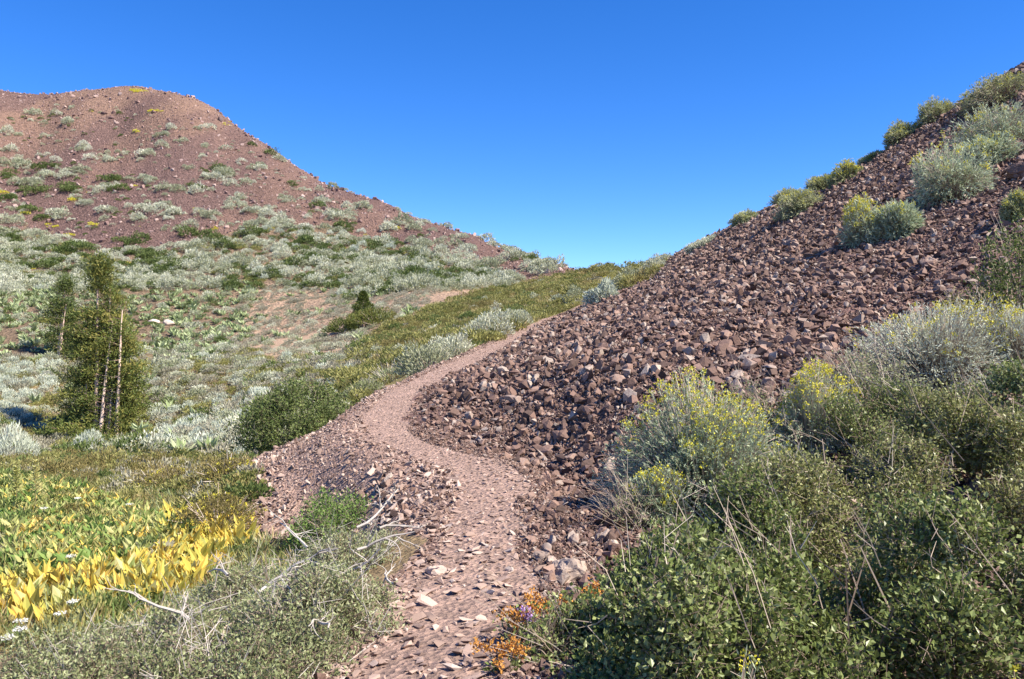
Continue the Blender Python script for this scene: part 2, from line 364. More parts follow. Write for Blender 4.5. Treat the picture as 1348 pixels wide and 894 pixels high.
# ------------------------------------------------------------------ the ground sheet: hill, ground, scree slope, path
OLIVE = [(430, 520), (470, 462), (490, 440), (560, 408), (660, 378), (770, 358), (880, 343), (860, 372), (770, 400), (700, 425), (640, 455), (590, 480), (520, 505), (470, 525)]
DENSE = [(-40, 312), (40, 303), (110, 322), (160, 332), (215, 326), (290, 312), (360, 296), (450, 300), (520, 318), (600, 345), (655, 358), (700, 372), (620, 385), (540, 412), (490, 440), (470, 470), (430, 520), (350, 560), (250, 610), (-40, 610)]
TAN = [(330, 380), (420, 372), (500, 378), (600, 380), (650, 378), (560, 412), (500, 440), (470, 465), (430, 470), (330, 470), (290, 440)]
def soil_colours(x, y, z):
    px, py = project(x, y, z); r = np.hypot(x, y)
    n = fbm(x / 3, y / 3, 21); n2 = fbm(x / 12, y / 12, 31)
    jx = (fbm(x / (r * .02 + .1), y / (r * .02 + .1), 41) - .5) * 60; jy = (fbm(x / (r * .02 + .1), y / (r * .02 + .1), 47) - .5) * 30
    c = np.tile(np.array([.25, .19, .11]), (len(x), 1)) * (0.75 + .5 * n[:, None])            # meadow earth and litter
    red = np.stack([.195 + 0 * x, .127 + 0 * x, .102 + 0 * x], -1) * (0.8 + .42 * n2[:, None])
    purple = np.array([.15, .098, .088]); warm = np.array([.30, .20, .14])
    top = sstep(25, 42, z)[:, None]
    red = red * (1 - .5 * top) + warm * (.5 * top)
    k = (sstep(.42, .58, fbm(x / 8 + 3, y / 26, 61, 5)) * .8)[:, None]; red = red * (1 - k) + purple * k
    far = (r > 60) & ~inpoly(px + jx, py + jy, OLIVE)
    dense = inpoly(px + jx, py + jy, DENSE)
    c[far] = red[far]
    dd = far & dense; c[dd] = (red[dd] * .45 + np.array([.24, .19, .115]) * .55)
    t = inpoly(px + jx * .7, py + jy, TAN) & (r > 35); c[t] = np.array([.38, .275, .195]) * (0.8 + .4 * n[t][:, None])
    o = inpoly(px + jx * .3, py + jy * .3, OLIVE) & (r > 20); c[o] = np.array([.24, .205, .09]) * (.8 + .4 * n[o][:, None])
    return c
X = GX.ravel(); Y_ = GY.ravel(); Zv = GZ.ravel()
s_all, _ = trail_s(X, Y_)
soil = soil_colours(X, Y_, Zv)
wob = (fbm(X * .9, Y_ * .9, 71) - .5)
def left_edge(y):                     # how far the stony bank reaches downhill of the trail
    return np.interp(y, [0, 4, 6, 8, 9.5, 11, 13, 15, 17, 21, 27, 40], [.45, .55, .6, .7, 1.7, 2.6, 3.1, 2.7, 1.1, .7, .65, .6])
def stony(s, y, w): return (y > 1.5) & (y < 56) & (s > -(left_edge(y) + w * .6))
def is_path(s, y, w): return (y > 1.5) & (y < 46) & (np.abs(s + .05) < .45 + w * .5 + .5 * (fbm(s * 3 + 9, y * 1.6, 77) - .5))
st = stony(s_all, Y_, wob); pa = is_path(s_all, Y_, wob)
pxv, pyv = project(X, Y_, Zv)
saddle_green = (Y_ > 44) | ((Y_ > 34) & (pxv < 880) & (s_all < 4))
hidden_top = (X > 40)
sc_ = st & ~pa & ~((Y_ > 46)) & ~hidden_top
soil[sc_] = np.array([.17, .108, .095]) * (.8 + .4 * fbm(X[sc_] * 2, Y_[sc_] * 2, 81)[:, None])
bank = sc_ & (s_all < -.4); soil[bank] = np.array([.36, .25, .20]) * (.85 + .3 * fbm(X[bank] * 2, Y_[bank] * 2, 83)[:, None])
soil[pa] = np.array([.345, .245, .20]) * (.88 + .24 * fbm(X[pa] * 2, Y_[pa] * 2, 85)[:, None])
reg = np.zeros(len(X), int); reg[sc_] = 1; reg[pa] = 2; reg[(np.hypot(X, Y_) > 62) & (X < 30)] = 3
nt_, nr_ = GX.shape
ii, jj = np.meshgrid(np.arange(nt_ - 1), np.arange(nr_ - 1), indexing='ij')
a = (ii * nr_ + jj).ravel(); quads = np.stack([a, a + 1, a + nr_ + 1, a + nr_], -1)
V = np.c_[X, Y_, Zv]
freg = reg[quads].max(1); ptch = reg[quads]
freg = np.where((ptch == 2).sum(1) >= 2, 2, np.where((ptch == 1).sum(1) >= 2, 1, np.where((ptch == 3).sum(1) >= 2, 3, 0)))
setting = {}
for k, nm, mt in ((0, 'ground', 'soil_near'), (1, 'scree_slope', 'soil_near'), (2, 'path', 'soil_near'), (3, 'hill', 'soil_far')):
    q = quads[freg == k]; u, inv = np.unique(q, return_inverse=True)
    Vk = V[u]; fk = [inv.reshape(-1, 4)]
    if k == 0:                         # close the small hole under the camera
        ring = np.searchsorted(u, (np.arange(nt_) * nr_)); Vk = np.r_[Vk, [[0, 0, float(Zv[0])]]]
        fk.append(np.stack([np.full(nt_ - 1, len(u)), ring[:-1], ring[1:]], -1)); cs = np.r_[soil[u], soil[:1]]
    else: cs = soil[u]
    me = build_mesh(nm, Vk, fk, {"soil": cs}, smooth=True); me.materials.append(M[mt])
    setting[nm] = tag(link(nm, me), kind='structure')

# ------------------------------------------------------------------ stones
def stone_mesh(seed, flat=.55, n=11, mat='rock', bevel=False):
    g = random.Random(seed); bm = bmesh.new(); asp = g.uniform(.8, 1.35)
    for _ in range(n):
        v = Vector((g.gauss(0, 1), g.gauss(0, 1), g.gauss(0, 1))).normalized() * g.uniform(.8, 1)
        bm.verts.new((v.x * .5 * asp, v.y * .36, v.z * .5 * flat))
    bmesh.ops.convex_hull(bm, input=bm.verts[:])
    loose = [v for v in bm.verts if not v.link_faces]; bmesh.ops.delete(bm, geom=loose, context='VERTS')
    me = bpy.data.meshes.new("stone"); bm.to_mesh(me); bm.free(); me.materials.append(M[mat]); return me
ROCKS = [stone_mesh(s, (.24, .36, .5, .66, .85)[s % 5], 8 + s % 7) for s in range(20)]
TROCKS = [stone_mesh(100 + s, .38, 9, 'trail_rock') for s in range(8)]
HROCKS = [stone_mesh(200 + s, .7, 8, 'hill_rock') for s in range(6)]
def slope_rot(x, y, tilt):
    gx, gy = grad(x, y, .3); n = len(x)
    spin = rng.uniform(0, 6.283, n)
    # tilt of the slope, then noise
    return np.stack([np.arctan(gy) + rng.normal(0, tilt, n), -np.arctan(gx) + rng.normal(0, tilt, n), spin], -1)
def strew(name, parent, pts_xy, size, meshes, tilt, n_parts, sink=.2, part='stone', min_px=0):
    x, y = pts_xy; z = hz(x, y)
    px, py = project(x, y, z); rot = slope_rot(x, y, tilt)
    p = np.c_[x, y, z + size * sink]
    vis = (px > -10) & (px < 1358) & (py < 900) & (py > 0) & (y > 2) & visible(x, y, z + size * .3)
    app = np.where(vis, size / np.maximum(y, 1), 0); order = np.argsort(-app); big = order[:n_parts]; rest = np.ones(len(x), bool); rest[big] = False
    for i in big:
        o = bpy.data.objects.new(part, meshes[int(rng.integers(len(meshes)))]); COL.objects.link(o); o.parent = parent
        o.location = p[i]; o.rotation_euler = rot[i]; o.scale = (size[i],) * 3
    instancer(name, p[rest], rot[rest], size[rest], meshes, parent)
# scree on the slope
def candidates(n, x0, x1, y0, y1):
    return rng.uniform(x0, x1, n), rng.uniform(y0, y1, n)
x, y = candidates(950000, -5, 24, 3, 50)
z = hz(x, y); s, _ = trail_s(x, y); px, py = project(x, y, z); w = fbm(x * .9, y * .9, 71) - .5
keep = stony(s, y, w) & (s > .33 + w * .5) & (px > 250) & (px < 1560) & (rng.random(len(x)) < np.interp(y, [3, 12, 25, 50], [1, .75, .55, .45])) & visible(x, y, z + .3, .08)
x, y, s = x[keep], y[keep], s[keep]
near_trail = sstep(.3, 1.3, s)
size = (.04 + .095 * rng.random(len(x)) ** 1.6 + .30 * (rng.random(len(x)) ** 13)) * (0.55 + .45 * near_trail)
size *= np.interp(y, [3, 8, 14, 30, 50], [.72, .68, .66, .76, 1.0])
print("scree", len(x))
size *= .75 + .6 * fbm(x / 2.5 + y * .15, y / 5, 91)
strew('scree_rubble', setting['scree_slope'], (x, y), size, ROCKS, .5, 230)
x, y = candidates(150000, -2, 7, 3, 13)
s, _ = trail_s(x, y); w = fbm(x * .9, y * .9, 71) - .5; z = hz(x, y)
keep = stony(s, y, w) & (s > .30 + w * .5) & visible(x, y, z + .2, .02); x, y, z = x[keep], y[keep], z[keep]
size = .018 + .035 * rng.random(len(x)) ** 2
instancer('scree_grit', np.c_[x, y, z + size * .2], slope_rot(x, y, .5), size, ROCKS[:8] + TROCKS[:2], setting['scree_slope'])
# the bank below the trail: fine gravel with larger stones on the lip of the bend
x, y = candidates(120000, -7, 1, 3, 30)
s, _ = trail_s(x, y); w = fbm(x * .9, y * .9, 71) - .5
keep = stony(s, y, w) & (s < -.30)
x, y, s = x[keep], y[keep], s[keep]; px, py = project(x, y, hz(x, y))
lip = ((py > 612) & (px > 485) & (py < 745))
size = np.where(lip, .045 + .13 * rng.random(len(x)) ** 2.2, .035 + .06 * rng.random(len(x)) ** 2 + .13 * rng.random(len(x)) ** 14)
size = size * np.where(lip & (s > -.9), .72, 1) * np.where(~lip & (s > -1.6), .7, 1)
keep = lip & (rng.random(len(x)) < .75) | (~lip & (rng.random(len(x)) < .8))
print("bank", keep.sum())
strew('bank_rubble', setting['scree_slope'], (x[keep], y[keep]), size[keep], TROCKS + ROCKS[:4], .5, 70)
# the trail tread
x, y = candidates(110000, -4, 5, 2.2, 44)
s, _ = trail_s(x, y); w = fbm(x * .9, y * .9, 71) - .5
keep = is_path(s, y, w) & (rng.random(len(x)) < .45 + 1.6 * np.abs(s + .05)) & (rng.random(len(x)) < np.interp(y, [2, 9, 12, 44], [1, .9, .6, .4]))
x, y, s = x[keep], y[keep], s[keep]
size = np.interp(y, [2, 5, 8, 11, 14, 44], [.085, .075, .058, .045, .04, .06]) * (.35 + 1.1 * rng.random(len(x)) ** 1.7 + 0.8 * rng.random(len(x)) ** 14)
# a double layer close to the eye
print("path", len(x))
strew('path_gravel', setting['path'], (x, y), size, TROCKS, .22, 300, .12)
# stones on the far hill
x = rng.uniform(-125, 12, 60000); y = rng.uniform(78, 160, 60000); z = hz(x, y); px, py = project(x, y, z)
keep = (px > -20) & (px < 800) & ~inpoly(px, py, DENSE) & ~inpoly(px, py, OLIVE) & visible(x, y, z, .01) & (rng.random(len(x)) < .65)
x, y, z = x[keep], y[keep], z[keep]
size = .12 + .30 * rng.random(len(x)) ** 3 + .9 * rng.random(len(x)) ** 24
print("hill stones", len(x))
instancer('hill_rubble', np.c_[x, y, z + size * .15], slope_rot(x, y, .5), size, HROCKS, setting['hill'])

def boulder(px, py, wpx, ratio, mat, label, seed, cat='rock', name='boulder', depth=.8, rotz=0.0, sink=.3, n=16, fat=1.0):
    g = ground(px, py); w = wpx * g.y / F
    gr = random.Random(seed); bm = bmesh.new()
    for _ in range(n + 4):
        v = Vector((gr.gauss(0, 1), gr.gauss(0, 1), gr.gauss(0, 1))).normalized()
        bm.verts.new((v.x * .5 * w * gr.uniform(.85, 1), v.y * .5 * w * depth * gr.uniform(.85, 1), v.z * .5 * w * ratio * gr.uniform(.85, 1)))
    bmesh.ops.convex_hull(bm, input=bm.verts[:])
    bmesh.ops.delete(bm, geom=[v for v in bm.verts if not v.link_faces], context='VERTS')
    bmesh.ops.bevel(bm, geom=bm.edges[:], offset=w * .03, segments=1, affect='EDGES')
    if wpx > 24 and g.y < 30:          # weathered faces: pitted and chipped
        bmesh.ops.triangulate(bm, faces=bm.faces[:]); bmesh.ops.subdivide_edges(bm, edges=bm.edges[:], cuts=3, use_grid_fill=True)
        from mathutils import noise
        bm.normal_update(); off = Vector((seed * 3.1, seed * 1.7, 0))
        for v in bm.verts: v.co += v.normal * w * (.10 * noise.noise(v.co * (3.2 / w) + off) + .045 * noise.noise(v.co * (9 / w) + off) + .02 * noise.noise(v.co * (24 / w) + off))
    me = bpy.data.meshes.new(name); bm.to_mesh(me); bm.free(); me.materials.append(M[mat])
    o = link(name, me, None, (g.x, g.y, g.z + w * ratio * (.5 - sink))); o.rotation_euler = (0, rotz, gr.uniform(-.3, .3))
    return tag(o, label, cat)
boulder(748, 760, 88, .38, 'pale_rock', 'large pale pinkish boulder at the right edge of the trail above the rust flowers', 3, depth=.75, rotz=-.45, n=22)
boulder(712, 738, 28, .8, 'pale_rock', 'small pale grey stone leaning beside the trail just above the large boulder', 8)
boulder(720, 728, 18, 1.1, 'rock', 'dark upright stone beside the small pale grey stone at the trail edge', 9)
boulder(808, 722, 26, .6, 'pale_rock', 'pale grey stone lying on scree close to the yellow flowered rabbitbrush', 19)
boulder(203, 426, 18, .5, 'white_rock', 'flat whitish boulder in the mule ears behind the tall pine, left one of a pair', 5)
boulder(221, 428, 20, .55, 'white_rock', 'flat whitish boulder in the mule ears behind the tall pine, right one of a pair', 6)
boulder(286, 423, 10, .5, 'white_rock', 'tiny whitish rock on the tan slope right of the paired boulders', 7)
boulder(88, 435, 14, .7, 'white_rock', 'small whitish boulder under the sparse second pine', 12)
boulder(535, 430, 14, .5, 'white_rock', 'small white rock in grass right of the dark cone shaped conifer', 13)
boulder(478, 450, 12, .6, 'white_rock', 'small white rock in the grass below the dark cone shaped conifer', 14)
boulder(1330, 200, 46, .6, 'rock', 'dark brown boulder on scree below the upper rabbitbrush near the frame edge', 15)
boulder(1344, 232, 40, .8, 'rock', 'reddish boulder cut by the frame edge on the upper scree', 16)
boulder(1222, 352, 26, .9, 'rock', 'dark upright block among scree below the long grey rabbitbrush', 17)
boulder(1040, 378, 16, .6, 'pale_rock', 'pale buff stone among the dark scree below the rabbitbrush pair', 18)
boulder(576, 755, 36, .45, 'trail_rock', 'flat brown stone at the trail edge against the twiggy grey shrub', 23)
boulder(290, 160, 7, 1.6, 'crag_rock', 'dark red rock standing on the skyline shoulder of the far hill', 24)
boulder(158, 126, 6, 1.3, 'crag_rock', 'dark brown crag just below the summit of the far hill', 25)
boulder(181, 137, 7, .8, 'hill_rock', 'small orange brown crag right of the summit crag on the far hill', 26)
boulder(137, 152, 9, .6, 'hill_rock', 'upper rock of the broken grey outcrop on the upper face of the far hill', 27)
boulder(146, 157, 10, .5, 'hill_rock', 'widest rock of the broken grey outcrop on the upper face of the far hill', 28)
boulder(154, 163, 7, .6, 'hill_rock', 'lower right rock of the broken grey outcrop on the far hill', 29)
boulder(133, 161, 7, .5, 'hill_rock', 'lower left rock of the broken grey outcrop on the far hill', 30)

# ------------------------------------------------------------------ plant builders (meshes in metres, base at the origin)
def dome(n, R, H, g, lump=.18, shell=.3, low=-.12, seed=0, ry=1.0):
    d = g.normal(size=(n, 3)); d[:, 2] = np.abs(d[:, 2]) + low * g.random(n); d /= np.linalg.norm(d, axis=1, keepdims=True)
    ph = np.random.default_rng(seed).normal(size=(7, 3)) * 3.2; k = np.random.default_rng(seed + 1).random(7) * 6.28
    lm = np.cos(d @ ph.T + k).sum(1) / 3.0
    r = (1 + lump * lm) * (1 - shell * g.random(n) ** 1.4)
    return d * r[:, None] * np.array([R, R * ry, H]), d
def mound(seed, R, H, n, L, Wd, mats, up=.6, spread=.5, lump=.2, shell=.35, twigs=40, twig_len=.2, flowers=0, flower_size=.04, ry=1.0, fold=.25, out=.8):
    """rounded shrub: leaves over a lumpy dome on a fan of twigs; returns foliage, stems, flowers meshes"""
    g = np.random.default_rng(seed); G = Geo()
    p, d = dome(n, R, H, g, lump, shell, seed=seed, ry=ry)
    dr = d * out + np.array([0, 0, up]) + g.normal(size=p.shape) * spread
    p[:, 2] = np.maximum(p[:, 2], .01)
    G.leaves(p, dr, L * (.6 + .8 * g.random(n)), Wd * (.6 + .8 * g.random(n)), np.clip(.5 + .22 * g.normal(size=n), 0, 1), 0, fold, g)
    fol = G.mesh('foliage', [M[mats[0]]]); st = fl = None
    if twigs:
        T = Geo(); e, dd = dome(twigs, R, H, g, lump, .1, seed=seed, ry=ry)
        b = e * np.array([.12, .12, 0]); mid = (b + e) / 2 + g.normal(size=e.shape) * R * .07
        e = e + dd * twig_len * g.random(twigs)[:, None]
        rr = g.random(twigs); th = .006 + .004 * rr
        T.twigs(b, mid, th * 1.3, th, rr); T.twigs(mid, e, th, th * .45, rr)
        st = T.mesh('stems', [M[mats[1]]])
    if flowers:
        K = Geo(); c, dd = dome(flowers, R * 1.02, H * 1.04, g, lump, .04, low=.3, seed=seed, ry=ry); c = c[c[:, 2] > H * .35]
        pts = np.repeat(c, 7, 0) + g.normal(size=(len(c) * 7, 3)) * flower_size * .5
        K.leaves(pts, g.normal(size=pts.shape) + np.array([0, 0, 1.2]), flower_size * .8, flower_size * .55, g.random(len(pts)), 0, .3, g)
        fl = K.mesh('flowers', [M[mats[2]]])
    return fol, st, fl
def rabbitbrush(seed, R, H, shoots, leaves, mats=('rabbit', 'twig', 'flower'), fl=.5, fsz=.03, L=.045, Wd=.007, ry=1.0, top=.75):
    """upright silver shoots fanned from the root, narrow leaves along them, yellow heads at the tips"""
    g = np.random.default_rng(seed)
    e, d = dome(shoots, R, H, g, .20, .24, seed=seed, ry=ry); b = e * np.array([.30, .30, 0.0]) + g.normal(size=e.shape) * R * .04; b[:, 2] = 0
    bend = np.array([0, 0, 1.]) * (H * .18)
    T = Geo(); mid = b * .45 + e * .55 + bend * g.random(shoots)[:, None]; rr = g.random(shoots)
    T.twigs(b, mid, .005, .0035, rr * .6); T.twigs(mid, e, .0035, .002, rr * .6 + .3)
    st = T.mesh('stems', [M[mats[1]]])
    G = Geo(); n = shoots * leaves; k = np.repeat(np.arange(shoots), leaves); t = .15 + .85 * g.random(n) ** .7
    pos = np.where((t < .5)[:, None], b[k] + (mid[k] - b[k]) * (t * 2)[:, None], mid[k] + (e[k] - mid[k]) * (t * 2 - 1)[:, None])
    dr = (e[k] - mid[k]); dr /= np.linalg.norm(dr, axis=1, keepdims=True) + 1e-9
    pos = pos + g.normal(size=pos.shape) * .008
    G.leaves(pos, dr * 1.1 + g.normal(size=dr.shape) * .55, L * (.6 + .8 * g.random(n)), Wd * (.7 + .6 * g.random(n)), np.clip(.3 + .45 * t + .15 * g.normal(size=n), 0, 1), 0, .1, g)
    fol = G.mesh('foliage', [M[mats[0]]]); flm = None
    if fl > 0:
        pick = (g.random(shoots) < fl * np.clip((e[:, 2] / H - .35) / .4, 0, 1)); c = np.repeat(e[pick], 9, 0); c = c + g.normal(size=c.shape) * fsz * .5
        K = Geo(); K.leaves(c, g.normal(size=c.shape) + np.array([0, 0, 1.]), fsz * .8, fsz * .5, g.random(len(c)), 0, .3, g)
        flm = K.mesh('flowers', [M[mats[2]]])
    return fol, st, flm
def leafy_shrub(seed, R, H, n, L, Wd, mats=('shrub', 'twig'), ry=1.0, boughs=60, bare=30, lump=.22, sprigs=7, sspread=.10, gaps=.9, lean=(-.65, 0, .6), reach=1.0, blobs=0):
    """open shrub: boughs from the root, side twigs with oval leaves grouped along sprigs, bare pale stems sticking out"""
    g = np.random.default_rng(seed); G = Geo(); T = Geo()
    ns = max(1, n // sprigs)
    m0 = int(ns * 1.8)
    if blobs:                          # the crown is a crowd of separate leafy heads with hollows between
        bc, bd = dome(blobs, R * .82, H * .80, g, lump, .35, seed=seed, ry=ry); bs = R * (.20 + .16 * g.random(blobs))
        q = g.integers(0, blobs, m0); d = g.normal(size=(m0, 3)); d[:, 2] += .35; d /= np.linalg.norm(d, axis=1, keepdims=True)
        e = bc[q] + d * (bs[q] * (1 - .45 * g.random(m0) ** 1.5))[:, None] * np.array([1, ry, .85])
    else: e, d = dome(m0, R, H, g, lump, .5, seed=seed, ry=ry)
    e[:, 2] = np.maximum(e[:, 2], .02)
    wv = np.random.default_rng(seed + 5).normal(size=(9, 3)) * 9.0; den = np.cos(e @ wv.T + np.arange(9) * 1.7).sum(1)      # leafy boughs with hollows between them
    pick = np.argsort(-(den * gaps + g.normal(size=len(e)) * 1.6))[:ns]; e, d = e[pick], d[pick]
    dr = d * .8 + np.array([0, 0, .35]) + g.normal(size=e.shape) * .6; dr /= np.linalg.norm(dr, axis=1, keepdims=True)
    k = np.repeat(np.arange(ns), sprigs); t = np.tile(np.linspace(-1, 1, sprigs), ns)
    pos = e[k] + dr[k] * (t * sspread)[:, None] + g.normal(size=(len(k), 3)) * .008
    tone = np.clip(.5 + .27 * g.normal(size=ns), 0, 1)[k] + .12 * g.normal(size=len(k))
    G.leaves(pos, dr[k] * .5 + g.normal(size=pos.shape) * .8 + np.array([0, 0, .25]), L * (.6 + .7 * g.random(len(k))), Wd * (.6 + .7 * g.random(len(k))), np.clip(tone, 0, 1), 0, .18, g)
    fol = G.mesh('foliage', [M[mats[0]]])
    T.twigs(e - dr * sspread, e + dr * sspread * .7, .0016, .0009, g.random(ns) * .3); D = Geo(); dm = None
    eb, db = dome(boughs, R, H, g, lump, .3, seed=seed, ry=ry); b = eb * np.array([.2, .2, 0]); b[:, 2] = 0; mid = (b + eb) / 2 + g.normal(size=eb.shape) * R * .08
    rb = g.random(boughs); T.twigs(b, mid, .009, .006, rb * .5); T.twigs(mid, eb, .006, .003, rb * .5)
    if bare:
        bare = int(bare * 1.4); eb, db = dome(bare, R, H, g, lump, .15, low=.3, seed=seed, ry=ry); tip = eb + (db * .6 + np.array(lean) + g.normal(size=eb.shape) * (.5 if lean[0] else .6)) * reach * (.06 + .22 * g.random(bare) ** 1.6)[:, None]
        st = eb - (tip - eb) * .8; rr = .3 + .6 * g.random(bare); kn = (st + tip) / 2 + g.normal(size=tip.shape) * .025; D.twigs(st, kn, .003, .0022, rr); D.twigs(kn, tip, .0022, .0011, rr)
        tw = kn + (tip - kn) * .5; D.twigs(tw, tw + (tip - kn) * .4 + g.normal(size=tip.shape) * .06, .0018, .001, rr)
        side = st + (tip - st) * .55; D.twigs(side, side + (tip - st) * .3 + g.normal(size=tip.shape) * .05, .0026, .0012, rr)
        dm = D.mesh('bare_stems', [M[mats[1]]])
    stm = T.mesh('stems', [M['twig']])
    return fol, stm, None, dm
def broad_leaf(L, Wd, curl, mat, seed):
    """one broad pointed leaf with a folded midrib, three segments long"""
    g = np.random.default_rng(seed); V = []; q = []
    prof = [(0, .10, 0), (.3, .85, .04), (.6, 1.0, .02), (.85, .5, -.06), (1, .02, -.16)]
    for t, w, zz in prof:
        zc = t * L * .9; xo = curl * L * t * t
        for s_, lift in ((-1, .18), (0, 0), (1, .18)):
            V.append((xo + lift * Wd * w * -1, s_ * Wd * .5 * w, zc + zz * L + g.normal() * .002))
    for i in range(len(prof) - 1):
        for j in range(2): q.append([i * 3 + j, i * 3 + j + 1, i * 3 + 4 + j, i * 3 + 3 + j])
    me = build_mesh('leaf', np.array(V), [np.array(q)], {"rnd": np.clip(np.linspace(.3, .75, len(V)) + .1 * g.normal(size=len(V)), 0, 1)}, True)
    me.materials.append(M[mat]); return me
def herb(seed, n, L, Wd, H, mats, spread=.55, stem=True):
    """leafy herb: n broad upright leaves from one root joined in one mesh (small in the picture)"""
    g = np.random.default_rng(seed); G = Geo(); a = g.random(n) * 6.283; r = g.random(n)
    base = np.stack([np.cos(a) * .03, np.sin(a) * .03, H * r * .6], -1)
    d = np.stack([np.cos(a) * spread, np.sin(a) * spread, .45 + .7 * g.random(n)], -1)
    G.leaves(base, d, L * (.7 + .6 * g.random(n)), Wd * (.7 + .6 * g.random(n)), np.clip(.5 + .25 * g.normal(size=n), 0, 1), 0, .2, g)
    return G.mesh('herb', [M[mats]])
def grass_tuft(seed, n, L, Wd, mat, spread=.5, R=.1):
    g = np.random.default_rng(seed); G = Geo(); a = g.random(n) * 6.283; r = R * np.sqrt(g.random(n))
    base = np.stack([np.cos(a) * r, np.sin(a) * r, 0 * a], -1); d = np.stack([np.cos(a) * spread, np.sin(a) * spread, .5 + g.random(n)], -1) + g.normal(size=(n, 3)) * .2
    G.leaves(base, d, L * (.5 + .8 * g.random(n)), Wd, np.clip(.5 + .25 * g.normal(size=n), 0, 1), 0, .1, g); return G.mesh('tuft', [M[mat]])

def thing(name, parts, label, cat, group=None, loc=(0, 0, 0), rot=(0, 0, 0), scl=(1, 1, 1)):
    o = bpy.data.objects.new(name, None); COL.objects.link(o); o.empty_display_size = .1; o.location = loc; o.rotation_euler = rot; o.scale = scl
    for nm, me in parts:
        if me is not None:
            c = link(nm, me, o)
            if nm in ('flowers', 'foliage', 'flower_rays', 'flower_head', 'bare_stems', 'stems'): c['kind'] = 'stuff'      # sprays too fine to pick apart
    return tag(o, label, cat, group)
def plant_at(px, py, wpx, hpx, kind, name, label, cat, seed, group=None, lean=True, sink=.06, yd=None, **kw):
    """a shrub of its own mesh, rooted on the ground at a point and given its real size in metres"""
    g = ground(px, py)
    if yd is not None:
        g = Vector(((px - 674) / F * yd, yd, 0)); g.z = float(hz(g.x, g.y))
    W_ = wpx * g.y / F; H_ = hpx * g.y / F
    got = kind(seed, W_ / 2, H_, **kw)
    parts = list(zip(('foliage', 'stems', 'flowers', 'bare_stems'), got))
    gx, gy = grad(g.x, g.y, .5)
    o = thing(name, parts, label, cat, group, (g.x, g.y, g.z - H_ * sink), (float(math.atan(gy)) * .5, -float(math.atan(gx)) * .6, 0) if lean else (0, 0, 0))
    return o

# pines
def pine(name, label, px, py, hpx, wpx, trunks, seed, n_clump, cat='tree', density=1.0, skirt=True, left=0.35):
    gpt = ground(px, py); sc = gpt.y / F; H = hpx * sc; R = wpx * sc / 2
    root = bpy.data.objects.new(name, None); COL.objects.link(root); root.location = (gpt.x, gpt.y, gpt.z - .1); tag(root, label, cat)
    g = np.random.default_rng(seed); B = Geo(); C_ = Geo(); tr = []
    for k, (dx, hh, lean) in enumerate(trunks):
        x0 = dx * sc; n = 9; t = np.linspace(0, 1, n); hgt = H * hh
        pts = np.stack([x0 + lean * sc * t + np.cumsum(g.normal(0, .012 * H / 8, n)), -.55 - .45 * g.random() + np.cumsum(g.normal(0, .02, n)) + .6 * t, t * hgt], -1); pts[0, 2] = -.1
        rad = (.012 * hgt + .035) * (1 - .8 * t)
        T = Geo(); T.tube(pts, rad, 8, .55)
        link('trunk', T.mesh('trunk', [M['bark']]), root); tr.append((pts, hgt))
    prof = lambda u: np.interp(u, [0, .06, .14, .3, .5, .7, .88, 1], [1.3, 1.15, .90, .88, .70, .44, .22, .07])
    ba, bb, cl, cd = [], [], [], []
    while len(cl) < n_clump:
        pts, hgt = tr[int(g.integers(len(tr)))]; u = g.random() ** .8 * 1.0
        i = min(u, .999) * (len(pts) - 1); a = pts[int(i)] + (pts[int(i) + 1] - pts[int(i)]) * (i % 1); hu = max(a[2], 0) / H
        az = g.random() * 6.283
        # the stand is open towards the trail: short boughs there, long ones to the sides and behind
        face = max(0, -math.sin(az)); Lm = R * prof(hu) * (.25 + .9 * g.random() ** 1.2) * (1 - .35 * face)
        if face > .25 and .06 < hu < .82 and g.random() < .95: continue
        if math.cos(az) < 0: Lm *= 1 + left * .5
        if hu < .08: Lm *= 1.15
        e = np.array([a[0] * .3, a[1], a[2]]) + np.array([math.cos(az) * Lm, math.sin(az) * Lm, Lm * (.05 + .35 * g.random()) + .12]); ba.append(a); bb.append(e)
        for f in (1.0, .8, .6)[:1 + int(Lm > .5) + int(Lm > .9)]: cl.append(a + (e - a) * f + g.normal(0, .08, 3)); cd.append((e - a) / max(Lm, .05) + np.array([0, 0, .5]))
    for k in range(int(n_clump * .05)): cl.append(np.array([tr[0][0][-1][0], tr[0][0][-1][1], H * (.84 + .16 * g.random())]) + g.normal(0, .09, 3)); cd.append(np.array([0, 0, 1.]))
    B.twigs(np.array(ba), np.array(bb), .014, .005, .3 * g.random(len(ba)))
    nd = 6 * len(tr); aa = []; bb2 = []
    for k in range(nd):
        pts, hgt = tr[int(g.integers(len(tr)))]; u = g.random() * .8; i = u * (len(pts) - 1); a = pts[int(i)]; az = -1.57 + g.normal() * 1.1
        aa.append(a); bb2.append(a + np.array([math.cos(az), math.sin(az), -.2 + .8 * g.random()]) * R * (.10 + .2 * g.random()))
    B.twigs(np.array(aa), np.array(bb2), .016, .006, .3 + .7 * g.random(nd))
    o = link('branches', B.mesh('branches', [M['bark']]), root); o['kind'] = 'stuff'
    cl = np.array(cl); cd = np.array(cd); k = 66; sz = .13 + .13 * g.random(len(cl)); sc3 = np.array([1.25, 1.25, .7])
    P0 = np.repeat(cl, k, 0) + g.normal(size=(len(cl) * k, 3)) * np.repeat(sz, k)[:, None] * sc3; D0 = np.repeat(cd, k, 0) * .6 + g.normal(0, .6, P0.shape)
    tone = np.clip(np.repeat(.5 + .25 * g.normal(size=len(cl)), k) + .1 * g.normal(size=len(P0)), 0, 1)
    C_.leaves(P0, D0, .17 * (.7 + .6 * g.random(len(P0))), .042, tone, 0, .1, g)
    link('crown', C_.mesh('crown', [M['needle']]), root)
    return root

